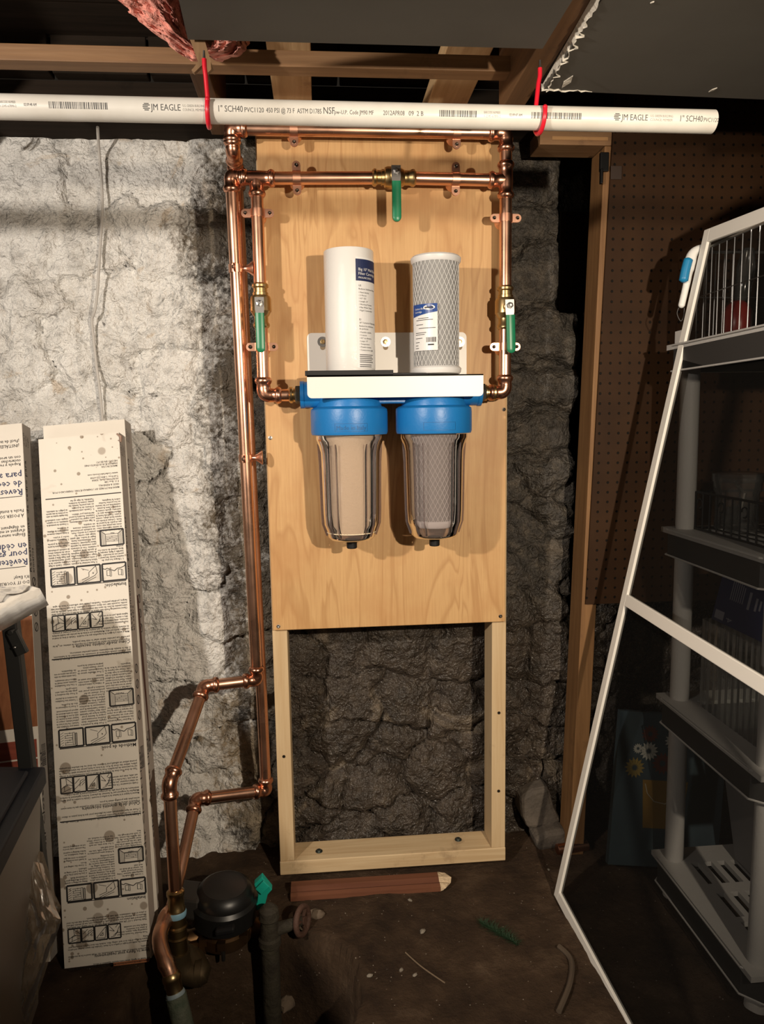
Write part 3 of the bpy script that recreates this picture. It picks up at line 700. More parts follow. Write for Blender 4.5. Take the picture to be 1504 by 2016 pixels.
for cx in (LX, RX):                           # heads
    m = MB(); m.lathe([(.060, hz1-.0005), (.060, 1.262), (.068, 1.258), (.076, 1.232), (.076, 1.222)], (cx, CY, 0), n=40)
    for k in range(12):
        a = 2*PI*k/12; m.obox((cx+.060*math.cos(a)-.002, CY+.060*math.sin(a)-.002, 1.258), (.004, 0, 0), (0, .004, 0), (0, 0, .034))
    s = -1 if cx < 0 else 1
    m.lathe([(.030, .05), (.030, .102), (.0315, .104), (.0315, .112), (.018, .112)], (cx, CY, 1.259), (s, 0, 0), 24)
    m.build('head', BLUE, fs, True, angle=35)
    g = MB(); g.lathe([(.021, .1121), (.021, .122), (.017, .124)], (cx, CY, 1.259), (s, 0, 0), 6); g.build('port_fitting', simple('dark_port', (.03, .028, .02), .4), fs)
    # screw ring with low ribs
    m = MB(); pr = [(.072, 1.231), (.082, 1.229), (.0885, 1.224), (.0895, 1.216), (.0895, 1.172), (.0875, 1.166), (.074, 1.165)]
    m.lathe(pr, (cx, CY, 0), n=64)
    ring = m.build('screw_ring', BLUE, fs, True, angle=35)
    m = MB()
    def ringmap(a0, z0, r):
        return lambda x, y: V((cx+r*math.sin((x+a0)/r), CY-r*math.cos((x+a0)/r), z0+y))
    f_ = ringmap(-.034, 1.1775, .0898)
    def strip(x0, x1, y0, y1, fn, n=10):
        vs = [fn(x0+(x1-x0)*i/n, y) for y in (y0, y1) for i in range(n+1)]
        m.add(vs, [(i, i+1, n+2+i, n+1+i) for i in range(n)])
    if cx < 0: m.text('Made in Italy', .0135, f_, width=.068)
    for (x0, x1, y0, y1) in ((-.003, .072, -.004, -.0033), (-.003, .072, .0135, .0142), (-.003, -.0023, -.004, .0142), (.0713, .072, -.004, .0142)): strip(x0, x1, y0, y1, f_)
    m.build('embossed_mark', simple('blue_mark', (.006, .085, .26), .5), ring)
    # clear sump with vertical ribs
    prof = [(.0795, 1.164), (.0795, 1.156), (.0775, 1.150), (.0735, 1.140), (.0700, 1.125), (.0690, 1.10), (.0670, .985), (.0655, .957), (.0620, .947), (.0585, .938), (.0565, .926), (.0500, .919), (.018, .916)]
    m = MB(); m.lathe(prof, (cx, CY, 0), n=56, caps=False); sump = m.build('sump', SUMP, fs, True, angle=60)
    m = MB()
    for dg in (28, 48, 88, 112, 150, 172, -28, -48, -88, -112, -150, -172):
        a = math.radians(dg-90); e = V((math.cos(a), math.sin(a), 0)); t_ = V((-e.y, e.x, 0)); o = V((cx, CY, 0))
        pts = [(.0765, 1.145), (.0735, 1.10), (.0715, .985), (.0700, .957), (.0600, .928)]
        vs = []
        for r, z in pts: vs += [o+e*(r-.0065)-t_*.0022+V((0, 0, z)), o+e*r-t_*.0014+V((0, 0, z)), o+e*r+t_*.0014+V((0, 0, z)), o+e*(r-.0065)+t_*.0022+V((0, 0, z))]
        m.add(vs, [(4*i+j, 4*i+j+1, 4*i+5+j, 4*i+4+j) for i in range(4) for j in range(3)])
    m.build('rib', SUMPD, sump, True, angle=60)['kind'] = 'stuff'
    MB().lathe([(.016, .919), (.016, .914), (.0125, .912), (.0125, .898), (.011, .896)], (cx, CY, 0), n=14).build('drain_plug', BLACK, fs, True, angle=35)
m = MB(); m.box((LX+.055, CY-.022, 1.236), (RX-.055, CY+.022, 1.276)); m.build('head_bridge', BLUE, fs, bevel=.003)
# bag label of the right sump, green and white
m = MB()
def cyl(cx, cy, r, a0): return lambda x, z: V((cx+r*math.sin(a0+x/r), cy-r*math.cos(a0+x/r), z))
f_ = cyl(RX, CY, .0600, 1.0)
def patch(mb, fn, x0, x1, z0, z1, n=12):
    vs = [fn(x0+(x1-x0)*i/n, z) for z in (z0, z1) for i in range(n+1)]
    mb.add(vs, [(i, i+1, n+2+i, n+1+i) for i in range(n)])

def netting(mb, cx, cy, r, z0, z1, n=30, turns=.36, w=.00062):
    h = z1-z0; seg = 44
    for s in (-1, 1):
        for k in range(n):
            P = []
            for i in range(seg+1):
                a = 2*PI*k/n + s*2*PI*turns*i/seg; P.append(V((cx+r*math.cos(a), cy+r*math.sin(a), z0+h*i/seg)))
            mb.sweep(P, w, 4, caps=False)
CREAM = simple('cream_filter_core', (.90, .76, .53), .8, bump=(120, .3))
GREYC = simple('grey_filter_core', (.27, .27, .27), .7)
NET = simple('white_netting', (.66, .66, .66), .5)
CAP = simple('white_end_cap', (.74, .74, .74), .4)
e = thing('filter_cartridge', (LX, CY, .934), 'cream filter cartridge inside the left clear housing', 'filter')
MB().lathe([(.0, .936), (.0585, .936), (.0595, 1.185), (.0, 1.185)], (LX, CY, 0), n=48).build('core', CREAM, e, True, angle=35)
def carbon(name, cx, cy, z0, z1, R, label):
    e = thing(name, (cx, cy, z0), label, 'filter')
    MB().lathe([(0, z0+.012), (R-.005, z0+.012), (R-.005, z1-.012), (0, z1-.012)], (cx, cy, 0), n=48).build('core', GREYC, e, True, angle=35)
    m = MB(); netting(m, cx, cy, R-.0045, z0+.012, z1-.012); m.build('netting', NET, e)
    for a, b in ((z0, z0+.016), (z1-.016, z1)):
        MB().lathe([(0, a), (R-.003, a), (R, a+.004), (R+.001, b-.004), (R-.003, b), (0, b)], (cx, cy, 0), n=48).build('end_cap', CAP, e, True, angle=35)
    return e
e = carbon('filter_cartridge', RX, CY, .945, 1.19, .0575, 'grey netted carbon cartridge inside the right clear housing')
gl = simple('green_label', (.06, .22, .02), .5)
m = MB(); patch(m, cyl(RX, CY, .0590, .85), 0, .05, .985, 1.085); lb = m.build('label', LABELW, e)
m = MB(); patch(m, cyl(RX, CY, .0594, .85), .0, .05, 1.02, 1.062); m.build('green_band', gl, lb)

# spare cartridges standing on the bracket
WRAP = m_film('shrink_wrapped_white', (.80, .79, .77))
lx, rx2, cy2 = -.0955, .1045, -.108
e = thing('filter_cartridge', (lx, cy2, ZS+.012), 'shrink-wrapped white cartridge with navy label standing on the bracket', 'filter')
zb = ZS+.0125
MB().lathe([(0, zb), (.0555, zb), (.0568, zb+.002), (.0568, 1.576), (.0555, 1.578), (.018, 1.578), (.017, 1.57), (0, 1.57)], (lx, cy2, 0), n=56).build('body', WRAP, e, True, angle=35)
ca = lambda r: cyl(lx, cy2, r, .22)
m = MB(); patch(m, ca(.0571), 0, .075, zb+.006, 1.556); lb = m.build('label', LABELW, e)
m = MB(); patch(m, ca(.0574), 0, .075, 1.505, 1.552); m.build('navy_band', NAVY, lb)
def cyltext(mb, fn, x, z, s, size, width=None): mb.text(s, size, lambda a, b: fn(x+a, z+b), width)
m = MB(); f_ = ca(.0578)
cyltext(m, f_, .006, 1.527, 'Big 10" Melt Blown', .0085); cyltext(m, f_, .006, 1.518, 'Filter Cartridge - 5', .0085); cyltext(m, f_, .006, 1.510, 'PROLINE SERIES', .0055)
m.build('lettering', LABELW, lb)
m = MB(); f_ = ca(.0575); z = 1.493
for s, sz, dz in (('US', .0055, .007), ('Reduces Sediment & Rust', .005, .0075), ('• Fixed density', .0048, .0065), ('• 5 Micron', .0048, .0065), ('• 4.5" OD', .0048, .0065), ('• Length: 10"', .0048, .0065), ('• Working Pressure', .0048, .0065), ('• Max Water Temp', .0048, .0065), ('• Rigid Construction', .0048, .020),
                  ('ES', .0055, .007), ('10" Cartucho Polipropileno', .0052, .007), ('Reduce los sedimentos', .0048, .006), ('de partículas', .0048, .0075), ('• Fundido soplado', .0048, .0065), ('• 5 micras', .0048, .0065), ('• 4.5" de diámetro', .0048, .0065), ('• Largo: 10"', .0048, .0065), ('• Temperatura', .0048, .0065), ('• Presión máxima', .0048, .0065), ('• Construcción rígida', .0048, .020)):
    cyltext(m, f_, .006, z, s, sz); z -= dz
for k in range(5): patch(m, f_, .006, .046-.004*(k % 2), zb+.034-k*.004, zb+.0355-k*.004)
for k in range(2): patch(m, f_, .006, .04, zb+.012-k*.004, zb+.0135-k*.004)
m.build('fine_print', INK, lb)

e = carbon('filter_cartridge', rx2, cy2, ZS+.006, 1.567, .0572, 'grey carbon cartridge in white netting standing on the bracket')
ca = lambda r: cyl(rx2, cy2, r, -1.25)
m = MB(); patch(m, ca(.0574), 0, .066, ZS+.056, 1.456); lb = m.build('label', LABELW, e)
m = MB(); f_ = ca(.0577)
vs = [f_(.066*i/12, z) for z in (0, 1) for i in range(13)]
m.add([f_(.066*i/12, (1.428+.010*i/12) if k == 0 else 1.456) for k in (0, 1) for i in range(13)], [(i, i+1, 14+i, 13+i) for i in range(12)]); m.build('blue_band', LABELB, lb)
m = MB(); f_ = ca(.058)
m.add([f_(.047+.014*math.cos(2*PI*k/20), 1.4475+.0055*math.sin(2*PI*k/20)) for k in range(20)], [tuple(range(20))])
cyltext(m, f_, .008, 1.444, 'Carbon Block', .0055); cyltext(m, f_, .008, 1.437, 'Cartridge', .0055); m.build('lettering', LABELW, lb)
m = MB(); f_ = ca(.0579); rn = random.Random(4)
patch(m, ca(.0583), .037, .057, 1.4462, 1.4488)
for zz, a, b in ((1.424, .018, .046), (1.420, .012, .056), (1.410, .012, .032), (1.402, .02, .062), (1.392, .01, .04), (1.388, .01, .036), (1.380, .01, .03), (1.371, .01, .022), (1.364, .01, .018), (1.358, .01, .02)): patch(m, f_, a, b, zz, zz+.0013)
x = .040
while x < .061: w = rn.choice((.0006, .001, .0016)); patch(m, f_, x, x+w, ZS+.074, ZS+.085, 1); x += w+rn.choice((.0006, .001, .0014))
patch(m, f_, .044, .058, ZS+.067, ZS+.070)
m.build('fine_print', INK, lb)

# black housing wrench lying on the shelf under the spare cartridges
w = MB()
o = V((-.095, -.103, ZS+.0006)); n = 40
ro, ri = .086, .066
vs = []
for z in (0, .0105):
    for r in (ro, ri): vs += [o+V((r*math.cos(2*PI*k/n)*1.0, r*math.sin(2*PI*k/n), z)) for k in range(n)]
fcs = []
for k in range(n):
    a, b = k, (k+1) % n
    fcs += [(a, b, 2*n+b, 2*n+a), (n+b, n+a, 3*n+a, 3*n+b), (2*n+a, 2*n+b, 3*n+b, 3*n+a), (b, a, n+a, n+b)]
w.add(vs, fcs); w.obox(o+V((-.105, -.084, 0)), (.030, 0, 0), (0, .02, 0), (0, 0, .0105)); w.obox(o+V((.06, -.062, .0)), (.115, .012, 0), (-.002, .022, 0), (0, 0, .006))
w.obox(o+V((-.10, -.086, .0)), (.19, 0, 0), (0, .012, 0), (0, 0, .0105))
for dx in (-.05, 0, .05): w.obox(o+V((dx-.06*0-.009, -.066, 0)), (.018, 0, 0), (0, .132, 0), (0, 0, .0105)) if dx == 0 else None
tag(w.build('housing_wrench', BLACK, bevel=.001), 'flat black plastic wrench lying on the bracket under the white cartridge', 'wrench')

# ------------------------------------------------------------------ white PVC pipe on red hooks
PY, PRAD = -.63, .0178
pa, pb = at(-760, 194, PY), at(1404, 240, PY)
pd = (pb-pa).normalized()
pv = thing('pvc_pipe', pa, 'long white plastic pipe with black print hanging from red hooks', 'pipe')
m = MB(); L = (pb-pa).length
m.lathe([(PRAD-.0045, .03), (PRAD-.0045, 0), (PRAD-.001, 0), (PRAD, .001), (PRAD, L-.001), (PRAD-.001, L), (PRAD-.0045, L), (PRAD-.0045, L-.04)], pa, pd, 40, caps=False)
m.build('tube', PVC, pv, True, angle=35)
fw_ = V((0, -1, 0)); fw_ = (fw_-pd*fw_.dot(pd)).normalized(); up_ = pd.cross(fw_)*-1
if up_.z < 0: up_ = -up_
def pvcs(px):            # distance along the tube seen at a pixel column
    q = at(px, 215+px*.0213, PY-PRAD*.9); return (q-pa).dot(pd)
def pmap(s0, y0=0.0, r=PRAD+.0002):
    def fn(x, y):
        a = (y+y0)/r - .16
        return pa+pd*(s0+x)+(fw_*math.cos(a)+up_*math.sin(a))*r
    return fn
mk, mg = MB(), MB()
def ptext(x0, x1, s, size, y0=-.004, mb=None):
    (mb or mk).text(s, size, pmap(pvcs(x0), y0), pvcs(x1)-pvcs(x0), cut=.0018)
ptext(298, 357, 'JM EAGLE', .0125); ptext(1223, 1275, 'JM EAGLE', .0125)
ptext(428, 476, '1" SCH40', .0125); ptext(481, 519, 'PVC1120', .0095); ptext(524, 580, '450 PSI @ 73 F', .0095); ptext(585, 633, 'ASTM D1785', .0095); ptext(636, 658, 'NSF', .0135); ptext(658, 684, 'pw-U.P.', .0080); ptext(688, 735, 'Code JM90 MF', .0085)
ptext(754, 796, '2012APR08', .0092); ptext(804, 814, '09', .0092); ptext(820, 833, '2 B', .0092)
ptext(1336, 1380, '1" SCH40', .0125); ptext(1384, 1413, 'PVC1120', .0085)
for x0 in (0, 952):
    ptext(x0, x0+32, 'BARCODE NUMBER', .0052, .0012, mg); ptext(x0, x0+32, '1-2345-67890-2', .0046, -.0040, mg)
ptext(48, 73, '02:09:48 AM', .0056, -.002, mk); ptext(1002, 1027, '02:09:47 AM', .0056, -.002, mk)
for x0 in (360, 1279): ptext(x0, x0+44, 'U.S. GREEN BUILDING', .0052, .0012, mg); ptext(x0, x0+44, 'COUNCIL MEMBER', .0050, -.0042, mg)
rn = random.Random(2)
def pquad(mb, s0, s1, y0, y1):
    f_ = pmap(0)
    vs = [f_(s, y0+(y1-y0)*i/2) for i in range(3) for s in (s0, s1)]; mb.add(vs, [(0, 1, 3, 2), (2, 3, 5, 4)])
for x0, x1 in ((97, 211), (865, 937), (1046, 1145)):
    s, e = pvcs(x0), pvcs(x1)
    while s < e: w = rn.choice((.0007, .0011, .0018)); pquad(mk, s, s+w, -.0045, .0048); s += w+rn.choice((.0008, .0012, .0016))
for x0 in (281, 1207):            # maker's round mark: two arcs of slanted strokes
    s0 = pvcs(x0)
    for k in range(5):
        y = -.0045+k*.0022; h = math.sqrt(max(0, .0055**2-y*y)); pquad(mk, s0+.006-h, s0+.006+h*(.4 if k == 2 else 1), y, y+.0013)
mk.build('print', INKPIPE, pv)['kind'] = 'stuff'; mg.build('faint_print', INKG, pv)['kind'] = 'stuff'
def hook(px, top, lab):
    s0 = pvcs(px); c = pa+pd*s0; m = MB(); R = PRAD+.0045
    P = [top, top-V((0, 0, .012))]
    q = c+V((0, .0, R+.012))
    a0 = PI*.45
    P += [top+(c+V((0, R, .004))-top)*t for t in (.3, .6, .9)]
    for k in range(15):
        a = 0-PI*1.12*k/14; P.append(c+V((0, R*math.cos(a), R*math.sin(a)))+pd*(.004*k/14))
    t = thing('hook', top, lab, 'hook', 'red vinyl hooks')
    m.sweep(P, .0036, 10); m.ball(P[-1], .0042, 10, 6); m.build('hook_wire', RED, t, True, angle=60)
    MB().sweep([top+V((0, 0, .012)), top, top-V((0, 0, .002))], [.0015, .0022, .003], 8).build('screw_shank', STEEL, t, True)
hook(405, at(402, 116, -.615), 'red vinyl hook on the pipe below the pink insulation')
hook(1066, at(1063, 134, -.60), 'red vinyl hook on the pipe below the torn drywall edge')
# scrap of lath the left hook is screwed into
a = at(385, 80, -.60)
m = MB(); P = [at(x, y, -.600) for x, y in ((372, 72), (402, 76), (419, 134), (409, 143), (398, 128), (382, 143), (377, 138), (390, 122))]
m.prism(P, (0, .008, 0)); tag(m.build('lath_scrap', m_lumber('lath', (.22, .13, .06), (.17, .095, .045), (.06, .03, .02))), 'splintered brown lath scrap hanging at the drywall corner above the red hook', 'wood scrap')
# pink insulation bulging from the joist bay
def insulation():
    m = MB(); nx, ny = 34, 22
    rows = [((232, 0), (356, 0)), ((252, 22), (362, 22)), ((282, 48), (368, 50)), ((318, 78), (378, 80)), ((352, 104), (400, 104)), ((380, 122), (428, 122)), ((400, 118), (470, 112)), ((412, 104), (488, 98)), ((420, 84), (486, 80))]
    vs = []
    NR = 40
    for i in range(NR):
        t = i/(NR-1)*(len(rows)-1); k = min(int(t), len(rows)-2); u = t-k
        a = [rows[k][0][q]*(1-u)+rows[k+1][0][q]*u for q in (0, 1)]; b = [rows[k][1][q]*(1-u)+rows[k+1][1][q]*u for q in (0, 1)]
        for j in range(nx):
            s = j/(nx-1); y0 = -.50-.0*t
            p = at(a[0]*(1-s)+b[0]*s, a[1]*(1-s)+b[1]*s, -.575 + .02*s + .012*t)
            n_ = fbm(np.array([i*.33]), np.array([j*.33]), 5, .65)[0]-.5
            vs.append(p+V((n_*.012, -.030*math.sin(PI*s)+n_*.060+.03*t*0, n_*.022)))
    fs = [(i*nx+j, i*nx+j+1, (i+1)*nx+j+1, (i+1)*nx+j) for i in range(NR-1) for j in range(nx-1)]
    k = len(vs); m.add(vs, fs); m.add([v+V((.0, .085, .05)) for v in vs], [tuple(reversed(f)) for f in fs])
    o = m.build('insulation_batt', PINK, smooth=True, angle=180); tag(o, 'pink fibreglass insulation bulging out beside the ceiling drywall', 'insulation')
insulation()
# grey cable on the white wall
P = [at(x, y, .168-dy) for x, y, dy in ((192, 250, .06), (195, 300, .0), (200, 360, -.005), (201, 420, 0), (196, 500, 0), (192, 570, 0), (187, 610, .0), (181, 630, -.01), (184, 665, -.01), (190, 720, -.01), (197, 775, -.01), (202, 830, -.015), (204, 880, -.03))]
def smooth(P, k=6):
    out = []
    for i in range(len(P)-1):
        p0, p1, p2, p3 = P[max(i-1, 0)], P[i], P[i+1], P[min(i+2, len(P)-1)]
        for j in range(k):
            t = j/k; out.append(.5*((2*p1)+(p2-p0)*t+(2*p0-5*p1+4*p2-p3)*t*t+(3*p1-p0-3*p2+p3)*t**3))
    return out+[P[-1]]
tag(MB().sweep(smooth([V(p) for p in P]), .0036, 8).build('cable', simple('grey_cable', (.50, .48, .45), .5), smooth=True), 'thin grey cable running down the whitewashed stone wall', 'cable')

# ------------------------------------------------------------------ cedar liner boxes
class Carton:
    def __init__(s, BL, BR, TLx, depth, name, label, mat, group):
        s.O = V(BL); s.eu = (V(BR)-s.O); s.W = s.eu.length; s.eu.normalize()
        ev = V(TLx)-s.O; ev -= s.eu*ev.dot(s.eu); s.H = ev.length; s.ev = ev.normalized(); s.n = s.eu.cross(s.ev); s.D = depth
        s.t = thing(name, s.O, label, 'box', group)
        th = .0022
        m = MB(); m.obox(s.O, s.eu*s.W, s.n*-th, s.ev*s.H); m.build('front_panel', mat, s.t)
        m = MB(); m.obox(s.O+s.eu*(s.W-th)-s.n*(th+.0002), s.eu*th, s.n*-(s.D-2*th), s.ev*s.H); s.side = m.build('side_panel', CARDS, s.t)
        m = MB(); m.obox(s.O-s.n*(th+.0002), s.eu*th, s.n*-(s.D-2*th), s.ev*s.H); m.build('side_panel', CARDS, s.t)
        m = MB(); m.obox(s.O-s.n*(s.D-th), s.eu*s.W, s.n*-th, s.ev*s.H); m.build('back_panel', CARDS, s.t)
        m = MB(); m.obox(s.O+s.eu*th-s.n*th+s.ev*(s.H-.004), s.eu*(s.W-2*th), s.n*-(s.D-2*th), s.ev*th); m.build('end_flap', CARDS, s.t)
        s.k, s.nv, s.pr = MB(), MB(), MB(); s.sd = MB()
    def uv(s, px, py):
        d = ray(px, py); k = (s.O-CP).dot(s.n)/d.dot(s.n); p = CP+d*k-s.O; return p.dot(s.eu), p.dot(s.ev)
    def P(s, u, v, h=.0005): return s.O+s.eu*u+s.ev*v+s.n*h
    def S(s, w, v, h=.0006): return s.O+s.eu*(s.W+h)+s.ev*v-s.n*w
    def text(s, px, py, txt, size, mb=None, width=None):     # upside-down print; px,py = where its first letter sits
        u0, v0 = s.uv(px, py)
        (mb or s.k).text(txt, size, lambda x, y: s.P(u0-x, v0-y), width, res=1, maxw=u0-.006, bold=.012)
    def tuv(s, u0, v0, txt, size, mb=None, width=None, maxw=None): (mb or s.k).text(txt, size, lambda x, y: s.P(u0-x, v0-y), width, res=1, maxw=min(maxw or 9, u0-.010), bold=.018)
    def quad(s, u0, v0, u1, v1, mb=None, h=.0005): (mb or s.k).add([s.P(u0, v0, h), s.P(u1, v0, h), s.P(u1, v1, h), s.P(u0, v1, h)], [(0, 1, 2, 3)])
    def seg(s, a, b, w=.0011, mb=None):
        w *= 1.3
        a, b = V((*a, 0)), V((*b, 0)); d = (b-a); n_ = V((-d.y, d.x, 0)).normalized()*w/2
        (mb or s.k).add([s.P(q.x, q.y, .0006) for q in (a-n_, b-n_, b+n_, a+n_)], [(0, 1, 2, 3)])
    def rect(s, u0, v0, u1, v1, w=.0018):
        for a, b in (((u0, v0), (u1, v0)), ((u1, v0), (u1, v1)), ((u1, v1), (u0, v1)), ((u0, v1), (u0, v0))): s.seg(a, b, w)
    def stext(s, w0, v0, txt, size, width=None): s.sd.text(txt, size, lambda x, y: s.S(w0-y, v0+x), width, res=1)
    def ringicon(s, w, v, r=.009):
        N = 20
        for r0 in (r,):
            vs = [s.S(w+rr*math.cos(2*PI*k/N), v+rr*math.sin(2*PI*k/N)) for rr in (r, r*.78) for k in range(N)]
            s.sd.add(vs, [(k, (k+1) % N, N+(k+1) % N, N+k) for k in range(N)])
        s.sd.add([s.S(w+a, v+b) for a, b in ((-r*.55, -r*.65), (-r*.35, -r*.75), (r*.55, r*.65), (r*.35, r*.75))], [(0, 1, 2, 3)])
    def done(s):
        if s.k.v: s.k.build('print', INK, s.t)['kind'] = 'stuff'
        if s.nv.v: s.nv.build('large_print', NAVY, s.t)['kind'] = 'stuff'
        if s.sd.v: s.sd.build('side_print', INK, s.side)['kind'] = 'stuff'
BG = 'cedar liner boxes leaning on the wall'
# behind the front one
bb = Carton(atZ(143, 1868), atZ(314, 1846, .014), at(84, 839, .055), .055, 'cedar_box', 'white cedar liner box behind the stained one, torn open along its side', CARD2, BG)
f1 = Carton(atZ(127, 1907, .001), atZ(298, 1886, .015), at(66, 866, .0), .045, 'cedar_box', 'stained white cedar liner box with upside-down instructions, in front', CARD1, BG)
lb_ = atZ(99, 1893, .015); lt_ = at(43, 833, .03)
f2 = Carton(lb_-V((.205, 0, .016)), lb_, lt_-V((.205, 0, .016)), .05, 'cedar_box', 'cedar liner box with large navy lettering behind the white table', CARD2, BG)
